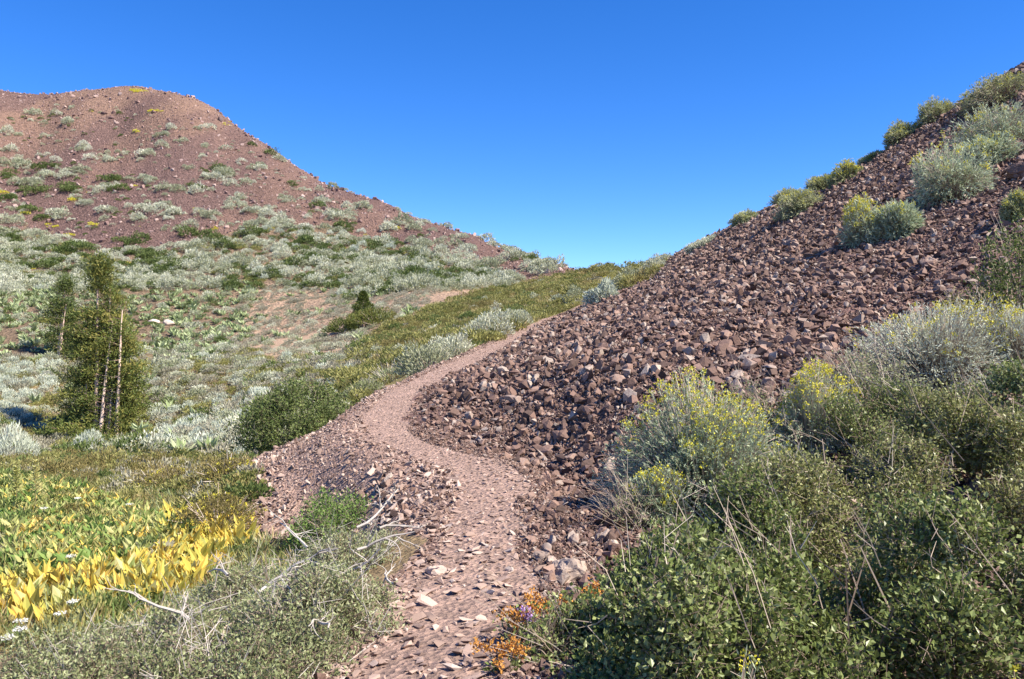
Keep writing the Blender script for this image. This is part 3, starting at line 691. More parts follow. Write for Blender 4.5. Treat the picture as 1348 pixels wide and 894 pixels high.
# ------------------------------------------------------------------ trees
pine('pine_tree', 'tall slender pine with several pale trunks in the meadow', 140, 578, 238, 92,
     [(-5, .97, -4), (9, .84, -6), (26, .72, 0), (-26, .58, 12), (3, .66, 8), (16, .5, -4)], 3, 740)
pine('pine_tree', 'smaller sparse pine behind the tall pine, with a whitish boulder under it', 85, 468, 100, 50, [(0, .95, 2), (4, .7, 3)], 9, 170, left=0)
def cone_tree(seed, px, py):
    gpt = ground(px, py); sc = gpt.y / F
    root = bpy.data.objects.new('conifer', None); COL.objects.link(root); root.location = gpt + Vector((0, 0, .08)); tag(root, 'small dark cone shaped conifer with spreading skirt alone on the grassy slope', 'tree')
    g = np.random.default_rng(seed); T = Geo(); T.tube(np.array([[0, 0, -.1], [0, 0, .8], [0, 0, 1.9]]), [.09, .06, .02], 7); link('trunk', T.mesh('trunk', [M['bark']]), root)
    G = Geo(); n = 3600; u = g.random(n); a = g.random(n) * 6.283; r = np.sqrt(g.random(n))
    h = .3 + 2.0 * u; rad = .95 * (1 - u) ** .8 * (1 + .25 * np.cos(9 * h)) + .06
    p = np.stack([np.cos(a) * r * rad, np.sin(a) * r * rad, h - .12 * r], -1); d = np.stack([np.cos(a), np.sin(a), .7 + 0 * a], -1) + g.normal(0, .5, (n, 3))
    G.leaves(p, d, .17, .05, np.clip(.42 + .2 * g.normal(size=n), 0, 1), 0, .1, g); link('crown', G.mesh('crown', [M['needle']]), root)
    for dx, dy, R, H, k in ((.9, -.9, 1.7, .95, 3000), (-1.2, -.7, 1.3, .75, 2000)):
        f, s_, _ = mound(seed + k, R, H, k, .15, .05, ('needle', 'twig'), lump=.3, shell=.4, twigs=30)
        gz = float(hz(gpt.x + dx, gpt.y + dy)) - gpt.z; sk = link('skirt', f, root, (dx, dy, gz)); link('stems', s_, sk)
cone_tree(5, 478, 431)

# ------------------------------------------------------------------ shrubs one can point at
rb = lambda **k: (lambda s, R, H, **kk: rabbitbrush(s, R, H, **{**k, **kk}))
md = lambda **k: (lambda s, R, H, **kk: mound(s, R, H, **{**k, **kk}))
ls = lambda **k: (lambda s, R, H, **kk: leafy_shrub(s, R, H, **{**k, **kk}))
far_rb = rb(shoots=700, leaves=9, L=.10, Wd=.022, fl=.14, fsz=.05)
sky_rb = rb(shoots=700, leaves=9, L=.09, Wd=.022, fl=.3, fsz=.035, mats=('greygreen', 'twig', 'flower'))
mid_sage = md(n=2200, L=.12, Wd=.035, mats=('sage', 'twig'), twigs=60)
G1 = 'rabbitbrush on the scree skyline'
for i, (px, py, w, h, kind, lab) in enumerate([
    (1318, 128, 92, 46, sky_rb, 'topmost skyline rabbitbrush, wide grey green dome at the top of the scree'),
    (1234, 158, 56, 36, sky_rb, 'round skyline rabbitbrush second from the top of the scree'),
    (1190, 184, 44, 32, sky_rb, 'small round skyline rabbitbrush third from the top of the scree'),
    (1118, 236, 46, 30, rb(shoots=500, leaves=8, L=.10, Wd=.02, fl=.7, fsz=.05, mats=('greygreen', 'twig', 'flower')), 'skyline rabbitbrush with the most yellow flowers'),
    (1084, 250, 50, 32, sky_rb, 'grey green skyline rabbitbrush just downhill of the yellowest one'),
    (1056, 278, 52, 40, sky_rb, 'larger skyline rabbitbrush with dark shaded lower side'),
    (1038, 264, 38, 26, sky_rb, 'skyline rabbitbrush tucked behind the larger shaded one'),
    (984, 292, 36, 18, sky_rb, 'low skyline rabbitbrush below the cluster, next to last of the row'),
    (928, 324, 40, 14, mid_sage, 'lowest flat grey shrub of the scree skyline row'),
    (1150, 206, 36, 14, sky_rb, 'thin grey shrub on the skyline between the yellow one and the small round one')]):
    plant_at(px, py, w * 1.12, h * .85, kind, 'rabbitbrush', lab, 'shrub', 300 + i, G1, sink=.16)
G2 = 'rabbitbrush on the open scree'
for i, (px, py, w, h, kind, lab) in enumerate([
    (1255, 258, 112, 78, far_rb, 'long silvery rabbitbrush on open scree with dark hollow at its lower end'),
    (1318, 196, 110, 62, far_rb, 'silvery rabbitbrush above the long one, reaching the frame edge'),
    (1300, 216, 80, 44, far_rb, 'dull grey rabbitbrush wedged between the two silvery ones'),
    (1186, 308, 58, 54, far_rb, 'smaller silvery half of the rabbitbrush pair on open scree'),
    (1140, 318, 58, 62, rb(shoots=600, leaves=8, L=.10, Wd=.02, fl=.6, fsz=.05), 'yellow flowered half of the rabbitbrush pair on open scree'),
    (1342, 288, 40, 40, sky_rb, 'small green shrub on scree cut by the frame edge')]):
    plant_at(px, py, w, h, kind, 'rabbitbrush', lab, 'shrub', 330 + i, G2, sink=.08)
near_rb = rb(shoots=1700, leaves=22, L=.042, Wd=.0095, fl=.55, fsz=.028)
G3 = 'rabbitbrush in the thicket beside the trail'
for i, (px, yd, w, h, kind, lab) in enumerate([
    (925, 7.6, 230, 172, near_rb, 'nearest big rabbitbrush with silver shoots and yellow heads at the thicket edge'),
    (868, 7.1, 90, 85, rb(shoots=600, leaves=15, L=.04, Wd=.0085, fl=.45, fsz=.026), 'smaller rabbitbrush at the tip of the thicket left of the nearest big one'),
    (1068, 8.3, 120, 112, rb(shoots=900, leaves=14, L=.04, Wd=.0085, fl=.7, fsz=.03), 'bright yellow flowering rabbitbrush behind the nearest big one'),
    (1235, 9.8, 205, 122, rb(shoots=1600, leaves=15, L=.05, Wd=.011, fl=.3, fsz=.03, mats=('silver', 'twig', 'flower')), 'tall pale silver rabbitbrush at the back of the thicket'),
    (1340, 9.6, 130, 112, rb(shoots=900, leaves=14, L=.05, Wd=.011, fl=.4, fsz=.03, mats=('silver', 'twig', 'flower')), 'silver rabbitbrush at the back of the thicket, cut by the frame edge')]):
    plant_at(px, 0, w, h, kind, 'rabbitbrush', lab, 'shrub', 350 + i, G3, yd=yd, sink=.04, lean=False)
G4 = 'leafy green shrubs of the thicket'
near_ls = ls(n=33000, L=.033, Wd=.023, boughs=18, bare=18, blobs=22)
for i, (px, yd, w, h, kind, lab) in enumerate([
    (955, 5.3, 290, 185, near_ls, 'green leafy shrub spilling onto the trail edge above the rust flowers'),
    (1085, 6.2, 330, 165, ls(n=32000, L=.031, Wd=.021, boughs=18, bare=18, blobs=20, mats=('shrub_olive', 'twig')), 'green leafy shrub in front of the yellow rabbitbrush'),
    (1250, 6.6, 340, 180, ls(n=32000, L=.032, Wd=.021, boughs=20, bare=30, blobs=20, mats=('shrub_olive', 'twig')), 'green leafy shrub with many bare tan stems below the pale silver rabbitbrush'),
    (862, 4.1, 340, 225, near_ls, 'dark green shrub at the bottom of the frame beside the purple flower'),
    (1040, 4.2, 420, 260, near_ls, 'dark leafy shrub in the middle of the bottom of the thicket'),
    (1270, 4.4, 460, 280, near_ls, 'dark leafy shrub at the bottom corner of the thicket'),
    (735, 4.35, 120, 55, ls(n=1800, L=.026, Wd=.016, boughs=30, bare=6), 'small leafy shrub around the purple flower at the trail edge'),
    (1330, 7.6, 220, 105, near_ls, 'green leafy shrub at the frame edge under the silver rabbitbrush'),
    (1120, 9.4, 180, 95, ls(n=6000, L=.032, Wd=.017, boughs=60, bare=60, mats=('greygreen', 'twig')), 'dull twiggy green shrub on scree edge before the tall silver rabbitbrush'),
    (1165, 8.0, 210, 118, ls(n=16000, L=.030, Wd=.019, boughs=24, bare=24, blobs=16), 'green leafy shrub between the yellow rabbitbrush and the tall silver one'),
    (1010, 8.7, 120, 70, ls(n=5000, L=.030, Wd=.017, boughs=24, bare=24, blobs=10, mats=('greygreen', 'twig')), 'dull leafy shrub on the scree edge right behind the yellow rabbitbrush'),
    (985, 9.2, 90, 50, ls(n=2500, L=.032, Wd=.017, boughs=40, bare=40, mats=('greygreen', 'twig')), 'low dull twiggy shrub at the upper tip of the thicket'),
    (1345, 11.6, 120, 125, ls(n=5000, L=.05, Wd=.03, boughs=60, bare=20, mats=('green', 'twig')), 'tall dark green bush above the silver rabbitbrush at the frame edge'),
    (1275, 11.3, 95, 62, ls(n=4000, L=.045, Wd=.025, boughs=50, bare=25, mats=('olive', 'twig')), 'olive green bush on scree beside the tall dark bush'),
    (830, 7.0, 60, 40, ls(n=500, L=.03, Wd=.015, boughs=60, bare=60, mats=('greygreen', 'twig')), 'small nearly bare twiggy shrub left of the nearest rabbitbrush')]):
    plant_at(px, 0, w, h, kind, 'leafy_shrub', lab, 'shrub', 370 + i, G4, yd=yd, sink=.08, lean=False)
for i, (px, yd, w, h, lab) in enumerate([(950, 3.0, 170, 240, 'low rabbitbrush with yellow tips poking into the bottom of the frame'), (1345, 3.0, 110, 262, 'pale rabbitbrush shoots poking into the bottom corner of the frame')]):
    plant_at(px, 0, w, h, rb(shoots=260, leaves=34, L=.03, Wd=.006, fl=.6, fsz=.018), 'rabbitbrush', lab, 'shrub', 395 + i, G3, yd=yd, lean=False)
# rust flowered buckwheat and penstemon
def flower_stalks(seed, n, R, H, heads, hsz, mats, lean=(-.5, 0)):
    g = np.random.default_rng(seed); a = g.random(n) * 6.283; b = np.stack([np.cos(a), np.sin(a), 0 * a], -1) * (g.random(n) * R * .3)[:, None]
    e = b + np.stack([np.cos(a) * R * g.random(n) + lean[0] * H, np.sin(a) * R * g.random(n) + lean[1] * H, H * (.6 + .5 * g.random(n))], -1)
    T = Geo(); T.twigs(b, e, .0035, .002, g.random(n)); st = T.mesh('stems', [M['twig']])
    c = np.repeat(e, heads, 0) + g.normal(size=(n * heads, 3)) * hsz * .45
    K = Geo(); K.leaves(c, g.normal(size=c.shape) + np.array([0, 0, .8]), hsz * .55, hsz * .4, g.random(len(c)), 0, .3, g)
    lf = Geo(); m = n * 12; p, d = dome(m, R * .8, H * .5, g, .2, .5, seed=seed); lf.leaves(p, d + g.normal(size=d.shape) * .5, .03, .015, g.random(m), 0, .2, g)
    return lf.mesh('foliage', [M['shrub']]), st, K.mesh('flowers', [M[mats]])
for i, (px, yd, R, H, n, mt, nm, lab) in enumerate([
    (738, 4.75, .14, .15, 8, 'rust', 'buckwheat', 'rust orange buckwheat heads leaning out below the large pale boulder'),
    (790, 4.95, .10, .22, 5, 'rust', 'buckwheat', 'rust buckwheat heads close against the right of the large pale boulder'),
    (704, 4.5, .14, .16, 10, 'rust', 'buckwheat', 'rust buckwheat at the lower trail edge under the purple flower'),
    (664, 4.1, .12, .09, 9, 'rust', 'buckwheat', 'lowest rust buckwheat at the shaded trail edge'),
    (702, 4.45, .04, .17, 4, 'purple', 'penstemon', 'purple flower spike beside the rust buckwheat')]):
    g = Vector(((px - 674) / F * yd, yd, 0)); g.z = float(hz(g.x, g.y)); f, s, k = flower_stalks(410 + i, n, R, H, 34 if mt == 'rust' else 30, .036, mt, (-.35, 0) if mt == 'rust' else (-.1, 0))
    thing(nm, [('foliage', f), ('stems', s), ('flowers', k)], lab, 'flower', 'rust buckwheat by the trail' if mt == 'rust' else None, g)

# left of the trail
for i, (px, py, w, h, kind, nm, lab) in enumerate([
        (440, 706, 118, 50, ls(n=7000, L=.035, Wd=.02, boughs=50, bare=0, mats=('bright', 'twig')), 'leafy_shrub', 'bright green mounded bush below the stone pile at the trail bend'),
    (300, 635, 66, 26, md(n=2600, L=.05, Wd=.02, mats=('brownish', 'twig', 'flower'), twigs=40, flowers=40, flower_size=.03), 'buckwheat_mound', 'small olive brown mound touching the tip of the gravel bank'),
    (285, 700, 130, 56, md(n=5000, L=.04, Wd=.016, mats=('brownish', 'twig', 'flower'), twigs=60, flowers=90, flower_size=.022), 'buckwheat_mound', 'wide olive brown mound dotted with yellow left of the bright green bush'),
    (220, 642, 100, 32, md(n=3500, L=.05, Wd=.018, mats=('brownish', 'twig', 'flower'), twigs=60, flowers=50, flower_size=.03), 'buckwheat_mound', 'reddish brown mound with yellow dots behind the wide olive mound'),
    (760, 398, 34, 20, mid_sage, 'sagebrush', 'dark based sagebrush where the trail vanishes'),
    (796, 397, 46, 28, md(n=2200, L=.14, Wd=.04, mats=('silver', 'twig'), twigs=60), 'sagebrush', 'silvery sagebrush at the foot of the scree where the trail vanishes'),
    (832, 378, 56, 30, mid_sage, 'sagebrush', 'large pale sagebrush on the saddle against the scree'),
    (862, 360, 44, 20, mid_sage, 'sagebrush', 'highest pale sagebrush on the saddle below the scree skyline'),
    (512, 502, 50, 16, md(n=900, L=.10, Wd=.03, mats=('greygreen', 'deadwood'), twigs=160, twig_len=.4), 'twiggy_shrub', 'grey twiggy shrub on the meadow edge of the trail bend'),
    (480, 522, 54, 20, md(n=2000, L=.08, Wd=.03, mats=('greygreen', 'deadwood'), twigs=120), 'twiggy_shrub', 'dark low twiggy shrub left of the trail bend'),
    (116, 598, 46, 26, md(n=1800, L=.16, Wd=.03, mats=('silver', 'twig'), twigs=20, up=1.4), 'sagebrush', 'single bright silver clump right in front of the tall pine'),
    (15, 606, 60, 40, md(n=2200, L=.18, Wd=.03, mats=('silver', 'twig'), twigs=20, up=1.4), 'sagebrush', 'bright silver clump at the frame edge left of the pine')]):
    plant_at(px, py, w, h, kind, nm, lab, 'shrub', 430 + i, sink=.1)
for i, (ty, so, w, h, lab) in enumerate([(23.0, -1.25, 1.5, .85, 'round grey green sagebrush at the upper trail edge, first past the bend'), (25.8, -1.3, 1.5, .75, 'pale sagebrush at the trail edge joined behind the first round one'),
    (30.0, -1.3, 1.8, .85, 'third pale sagebrush along the left edge of the climbing trail'), (34.0, -1.3, 1.4, .7, 'fourth pale sagebrush along the left edge of the climbing trail')]):
    x = float(np.interp(ty, _ty, _tx)) + so; f, s, fl = mid_sage(480 + i, w / 2, h)
    thing('sagebrush', [('foliage', f), ('stems', s)], lab, 'shrub', 'sagebrush along the upper trail', (x, ty, float(hz(x, ty)) - .05))
plant_at(392, 0, 178, 88, ls(n=24000, L=.06, Wd=.034, boughs=20, bare=8, blobs=40, mats=('green', 'twig'), sspread=.10), 'leafy_shrub', 'large dark olive bush against the gravel bank below the trail', 'shrub', 430, yd=18.4, lean=False, sink=.05)
# twiggy grey shrubs, bottom of the frame left of the trail
near_gr = ls(n=21000, L=.025, Wd=.012, boughs=40, bare=34, blobs=16, mats=('greygreen', 'deadwood'), lump=.25, lean=(0, 0, .3), reach=.7)
G5 = 'twiggy grey green shrubs below the trail'
for i, (px, yd, w, h, lab) in enumerate([
    (455, 6.4, 180, 58, 'twiggy grey green shrub reaching the trail stones, topped by bleached branches'),
    (345, 6.2, 200, 70, 'twiggy grey green shrub beside the band of yellow leaves'),
    (430, 4.9, 220, 88, 'twiggy grey green shrub at the lower trail edge with bleached roots'),
    (265, 4.9, 250, 78, 'low grey green shrub at the bottom of the frame left of the bleached roots'),
    (110, 4.7, 240, 38, 'low grey green shrub at the bottom corner of the frame'),
    (300, 4.05, 300, 48, 'low grey green shrub along the very bottom edge left of the trail'),
    (352, 7.9, 70, 22, 'small twiggy shrub below the wide olive brown mound')]):
    plant_at(px, 0, w, h, near_gr, 'twiggy_shrub', lab, 'shrub', 460 + i, G5, yd=yd, lean=False, sink=.12)
def dead_branch(px, yd, h, L, az, seed, label):
    g = np.random.default_rng(seed); x = (px - 674) / F * yd; o = Vector((x, yd, float(hz(x, yd)) + h)); G = Geo()
    def limb(p, d, L, r, dep):
        n = 6; pts = [p]; dd = d.copy()
        for k in range(n):
            dd = dd + g.normal(0, .22, 3); dd /= np.linalg.norm(dd); pts.append(pts[-1] + dd * L / n)
        G.tube(np.array(pts), r * np.linspace(1, .35, n + 1), 6, .6)
        if dep:
            for k in range(3): limb(pts[1 + k * 2 - (k > 1)], dd * .7 + g.normal(0, .42, 3), L * (.35 + .3 * g.random()), r * .5, dep - 1)
    limb(np.zeros(3), np.array([math.cos(az), math.sin(az), .35]), L, .011, 2)
    ob = link('dead_branch', G.mesh('dead_branch', [M['deadwood']]), None, o); tag(ob, label, 'dead branch')
dead_branch(470, 6.2, .34, .45, .2, 1, 'bleached dead branch on top of the twiggy shrub nearest the trail stones')
dead_branch(405, 6.3, .36, .45, 2.2, 2, 'long bleached dead branch slanting up through the twiggy shrub')
dead_branch(370, 5.6, .30, .45, .2, 4, 'forked bleached branch lying low across the twiggy shrub')
dead_branch(420, 4.6, .12, .5, -1.2, 5, 'pale bleached root hanging down at the trail edge')
dead_branch(520, 5.3, .10, .35, 2.6, 6, 'bleached root sticking out over the trail stones')

for i, (px, yd, h, L, az, lab) in enumerate([(300, 5.9, .36, .4, 1.9, 'thin bleached branch standing in the shrub beside the golden band'), (340, 5.2, .30, .35, .6, 'bleached branch lying in the middle of the twiggy shrubs'), (250, 4.8, .26, .4, 2.6, 'bleached branch at the bottom among low grey green shrubs'),
    (470, 5.6, .28, .4, .3, 'bleached branch reaching from the twiggy shrub over the trail stones'), (440, 5.1, .25, .35, -.4, 'crooked bleached branch above the pale hanging root'), (395, 4.7, .2, .3, 2.2, 'short crooked bleached branch left of the pale hanging root'), (500, 6.3, .26, .3, .1, 'bleached twig cluster at the trailside tip of the twiggy shrub')]):
    dead_branch(px, yd, h, L, az, 40 + i, lab)
# yellowing broad leaved plants in the near meadow: each plant a thing, each leaf a part
LEAVES = {m: [broad_leaf(.08 + .022 * k, .029 + .008 * (k % 3), .18 * k, m, 500 + k) for k in range(4)] for m in ('yellow', 'yelgreen', 'bright')}
BAND = [(0, 775), (60, 775), (110, 760), (200, 740), (230, 700), (215, 680), (330, 690), (335, 720), (290, 745), (240, 785), (190, 800), (100, 815), (60, 840), (0, 820)]
YG = [(0, 628), (60, 640), (140, 660), (215, 690), (225, 720), (170, 745), (90, 762), (0, 772)]
def sample_px(poly, n, y0, y1, x0, x1):
    x = rng.uniform(x0, x1, n); y = rng.uniform(y0, y1, n); z = hz(x, y); px, py = project(x, y, z); k = inpoly(px, py, poly) & visible(x, y, z + .1, .01)
    return x[k], y[k]
bx, by = sample_px(BAND, 9000, 5, 14, -9, -1); yx, yy = sample_px(YG, 9000, 7, 18, -13, -2)
nb, nyg = 130, 120
ib = rng.permutation(len(bx)); iy = rng.permutation(len(yx))
NEARM = [('the lone white flower above the golden band', 90, 722), ('the pair of white flowers under the golden band', 84, 800), ('the white flowers at the frame edge', 20, 845), ('the highest white flower', 100, 650), ('the rightmost white flower', 168, 655), ('the white flower among yellowish plants', 56, 660),
         ('the wide olive brown mound', 285, 680), ('the twiggy grey shrub', 330, 740), ('the pale flower spikes', 34, 640), ('the bright green bush', 400, 690), ('the frame edge', 0, 760), ('the frame edge', 0, 700)]
def near_label(px, py, base, big, lim):
    d = [math.hypot(px - m[1], (py - m[2]) * 1.6) for m in NEARM]; k = int(np.argmin(d)); m = NEARM[k]; dx, dy = px - m[1], (py - m[2]) * 1.6
    side = ('right of ' if dx > 0 else 'left of ') if abs(dx) > abs(dy) else ('in front of ' if dy > 0 else 'behind ')
    return ('small ' if big < lim[0] else 'tall ' if big > lim[1] else '') + base + ' ' + ('just ' if d[k] < 45 else '') + side + m[0]
labs = {'yellow': 'golden yellow broad leaved plant in the drying yellow band of the meadow', 'yelgreen': 'yellow green broad leaved plant in the patch above the golden band'}
def leaf_plant(x, y, m, big):
    o = bpy.data.objects.new('broad_leaf_plant', None); COL.objects.link(o); o.location = (x, y, float(hz(x, y)) - .01); tag(o, labs[m], 'plant', {'yellow': 'golden yellow plants of the meadow', 'yelgreen': 'yellow green plants of the meadow'}[m])
    pp = project(x, y, float(hz(x, y))); lb = near_label(float(pp[0]), float(pp[1]), {'yellow': 'golden plant', 'yelgreen': 'yellowish plant'}[m], big, {'yellow': (.9, 1.05), 'yelgreen': (.97, 1.14)}[m])
    o['label'] = lb; o['group'] = lb
    o.rotation_euler = (0, 0, rng.random() * 6.28); o.scale = (big,) * 3
    n = int(rng.integers(7, 11))
    for k in range(n):
        mm = m if rng.random() < .78 else ('yelgreen' if m == 'yellow' else rng.choice(['bright', 'yellow', 'yellow']))
        l = bpy.data.objects.new('leaf', LEAVES[mm][int(rng.integers(4))]); COL.objects.link(l); l.parent = o
        az = k * 2.4 + rng.random() * .5; t = k / n
        l.location = (math.cos(az) * .02, math.sin(az) * .02, .02 + .10 * t); l.rotation_euler = (0, .75 - .65 * t + rng.normal() * .1, az); l.scale = (.7 + .4 * rng.random(),) * 3
for k in [k for k in ib if fbm(bx[k:k + 1] * 1.3, by[k:k + 1] * 1.3, 99, 2)[0] > .44][:nb]: leaf_plant(bx[k], by[k], 'yellow', .8 + .35 * rng.random())
for k in iy[:nyg]: leaf_plant(yx[k], yy[k], 'yelgreen' if rng.random() < .8 else 'yellow', .85 + .4 * rng.random())
# white umbel flowers and tall spikes
def yarrow(px, yd, H, label, w=.045):
    g = np.random.default_rng(int(px * 7)); x = (px - 674) / F * yd; T = Geo(); T.twigs(np.array([[0, 0, 0.]]), np.array([[.02, 0, H]]), .005, .003, np.array([.5]))
    n = 70; a = g.random(n) * 6.28; r = np.sqrt(g.random(n)) * w; p = np.stack([.02 + np.cos(a) * r, np.sin(a) * r, H + .012 * g.random(n)], -1); K = Geo(); K.leaves(p, g.normal(0, .4, (n, 3)) + np.array([0, 0, .6]), .012, .010, g.random(n), 0, .2, g)
    rays = Geo(); q = p[:8]; rays.twigs(np.tile([[.018, 0, H - .05]], (8, 1)), q, .002, .0015, np.full(8, .4))
    thing('yarrow', [('stem', T.mesh('stem', [M['greygreen']])), ('flower_rays', rays.mesh('flower_rays', [M['greygreen']])), ('flower_head', K.mesh('flower_head', [M['white']]))], label, 'flower', 'white flower heads in the near meadow', (x, yd, float(hz(x, yd))))
for px, yd, H, lab in [(56, 10.6, .40, 'white flat flower head among yellow green plants left of the highest white one'), (100, 11.4, .42, 'highest white flat flower head in the yellow green patch'), (168, 10.4, .40, 'white flat flower head at the right of the yellow green patch'), (90, 7.9, .30, 'white flat flower head alone above the golden band'),
                      (24, 6.0, .22, 'white flower head low at the frame edge, upper of two'), (22, 5.5, .22, 'white flower head low at the frame edge, lower of two'), (76, 6.2, .22, 'white flower head just under the golden band, left of a pair'), (92, 6.5, .24, 'white flower head just under the golden band, right of a pair'), (4, 5.2, .2, 'white flower head cut by the frame edge')]:
    yarrow(px, yd, H, lab)
for px, yd, H, lab in [(22, 13.5, .75, 'tall pale flower spike left of its twin at the top of the yellow green patch'), (47, 13.2, .8, 'tall pale flower spike right of its twin at the top of the yellow green patch')]:
    g = np.random.default_rng(px); x = (px - 674) / F * yd; T = Geo(); T.twigs(np.array([[0, 0, 0.]]), np.array([[0, 0, H]]), .008, .004, np.array([.5])); n = 160; t = .4 + .6 * g.random(n); a = g.random(n) * 6.28
    L_ = Geo(); L_.leaves(np.stack([0 * t, 0 * t, H * t], -1), np.stack([np.cos(a), np.sin(a), .6 + 0 * a], -1), .12 * (1.1 - t) + .04, .025, .5 + .5 * g.random(n), 0, .2, g)
    thing('flower_spike', [('stem', T.mesh('stem', [M['straw']])), ('leaves', L_.mesh('leaves', [M['yelgreen']]))], lab, 'plant', None, (x, yd, float(hz(x, yd))))

# ------------------------------------------------------------------ the many shrubs of the far slopes
KIND = {}
def kinds(key, n, f): KIND[key] = [f(600 + 13 * len(KIND) + k) for k in range(n)]
kinds('sage', 5, lambda s: mound(s, .5, .5, 420, .13, .05, ('sage',), twigs=0, lump=.3, shell=.3)[0])
kinds('silver', 3, lambda s: mound(s, .5, .55, 420, .17, .04, ('silver',), twigs=0, up=1.3, lump=.25)[0])
kinds('dull', 4, lambda s: mound(s, .5, .36, 320, .12, .045, ('sage_dull',), twigs=0, lump=.3)[0])
kinds('green', 4, lambda s: mound(s, .5, .4, 460, .10, .05, ('green',), twigs=0, lump=.35)[0])
kinds('olive', 4, lambda s: mound(s, .5, .3, 420, .10, .04, ('olive',), twigs=0, lump=.35)[0])
kinds('mule', 4, lambda s: herb(s, 26, .55, .17, .2, 'mule', .75))
kinds('brown', 4, lambda s: mound(s, .5, .42, 620, .07, .028, ('brownish',), twigs=0, lump=.35)[0])
kinds('yellow', 3, lambda s: mound(s, .5, .3, 240, .10, .06, ('flower',), twigs=0, lump=.3)[0])
PL = {k: [] for k in KIND}
def add(kind, x, y, size, zone):
    PL[kind].append(np.c_[x, y, size, np.full(len(x), zone)])
Z1 = lambda L: [(a / 2.98, 80 + b / 2.98, c / 2.98, d / 2.98) for a, b, c, d in L]
SG = Z1([(110, 208, 25, 15), (145, 213, 30, 15), (235, 178, 30, 14), (225, 207, 50, 18), (278, 184, 40, 14), (168, 252, 28, 14), (268, 243, 35, 16), (65, 294, 30, 18), (20, 286, 35, 15), (165, 303, 35, 12), (230, 325, 25, 12), (345, 348, 110, 16), (400, 370, 70, 18), (360, 392, 45, 16), (435, 403, 50, 26), (480, 380, 40, 20), (560, 375, 90, 20), (25, 355, 60, 16), (60, 390, 60, 26), (95, 413, 80, 24), (165, 372, 40, 12), (210, 396, 50, 18), (10, 415, 30, 40), (300, 450, 100, 46), (190, 455, 90, 24), (100, 487, 130, 24), (240, 437, 50, 26), (560, 475, 120, 32), (440, 500, 70, 26), (370, 500, 50, 16), (390, 520, 60, 16), (340, 567, 70, 26), (310, 530, 40, 18), (540, 285, 40, 12), (650, 292, 40, 20), (613, 300, 30, 16), (705, 312, 40, 22), (635, 342, 40, 14), (692, 268, 55, 12), (775, 275, 40, 16), (830, 270, 30, 12), (880, 350, 25, 10), (805, 378, 50, 18), (930, 403, 60, 12), (990, 425, 80, 20), (735, 430, 45, 20), (830, 460, 140, 46), (900, 485, 50, 16), (955, 480, 60, 26), (950, 530, 55, 44), (650, 515, 70, 24), (700, 510, 50, 20), (755, 522, 45, 16), (610, 575, 150, 46), (570, 628, 70, 22), (690, 610, 110, 40), (810, 610, 100, 30), (700, 660, 140, 30), (860, 640, 70, 26), (920, 570, 90, 40), (1010, 600, 160, 34), (1120, 560, 60, 24), (1110, 650, 200, 54), (970, 660, 60, 20), (1270, 565, 90, 24), (1310, 625, 60, 22), (1180, 465, 60, 10), (1100, 395, 60, 14), (60, 635, 130, 22), (230, 610, 100, 34), (420, 590, 60, 26)]) + \
    [(530, 300, 60, 16), (470, 275, 40, 10), (455, 285, 50, 12), (505, 318, 40, 16), (560, 320, 60, 12), (600, 345, 80, 18), (640, 350, 70, 14), (580, 335, 60, 10), (540, 365, 60, 18), (500, 350, 60, 18), (470, 345, 60, 16), (610, 328, 30, 10), (655, 325, 70, 8), (690, 338, 60, 10), (715, 350, 60, 10), (700, 358, 60, 12), (620, 312, 60, 5), (570, 292, 50, 5), (530, 277, 40, 5), (450, 250, 30, 5), (585, 370, 70, 14)]
GR = Z1([(50, 455, 90, 30), (280, 508, 80, 30), (420, 470, 130, 26), (455, 512, 80, 22), (180, 425, 90, 26), (130, 520, 110, 32), (60, 545, 90, 32), (100, 590, 90, 38), (185, 620, 60, 26), (470, 555, 80, 22), (240, 588, 60, 22), (820, 430, 120, 18), (760, 500, 60, 20), (510, 710, 130, 40), (40, 695, 80, 30), (270, 745, 200, 34), (600, 830, 220, 60), (700, 790, 200, 40), (900, 740, 120, 30), (1000, 830, 120, 30), (1180, 730, 140, 40), (800, 690, 160, 25), (1010, 690, 120, 24), (1240, 590, 50, 20), (995, 328, 28, 10), (1045, 372, 40, 12), (1150, 490, 60, 18)]) + [(455, 300, 40, 8), (420, 345, 60, 10), (560, 345, 30, 8), (180, 590, 120, 20), (100, 575, 100, 16), (690, 345, 40, 8)]
YL = Z1([(205, 650, 50, 20), (12, 520, 25, 16), (285, 555, 30, 14), (90, 608, 40, 12), (265, 690, 30, 8), (368, 652, 25, 10), (590, 200, 40, 14), (635, 204, 40, 10), (545, 118, 90, 16), (520, 835, 50, 22), (345, 830, 40, 12), (500, 800, 30, 16), (850, 660, 40, 12), (530, 285, 40, 8), (890, 250, 40, 20), (160, 850, 60, 20)]) + [(520, 300, 20, 6), (515, 352, 14, 6)]
def fill(lst, kind, size, dens, zone):
    for (cx, cy, w, h) in lst:
        c = ground(cx, min(cy, 600)); Y = c.y; gx, gy = grad(c.x, c.y, 1.5)
        g = np.random.default_rng(int(cx * 31 + cy * 7)); m = max(1, int(dens * w * h / 60 * (Y / 110) ** 2 / (size / 1.4) ** 2 + .6))
        a = g.random(m) * 6.28; r = np.sqrt(g.random(m)) * .46; qx = cx + np.cos(a) * r * w; qy = cy + np.sin(a) * r * h
        pts = [ground(u, v) for u, v in zip(qx, qy)]; pts = np.array([[p.x, p.y] for p in pts])
        pts = pts[np.abs(pts[:, 1] - Y) < 45]
        if len(pts): add(kind, pts[:, 0], pts[:, 1], size * (.4 + 1.0 * g.random(len(pts)) ** 1.4), zone)
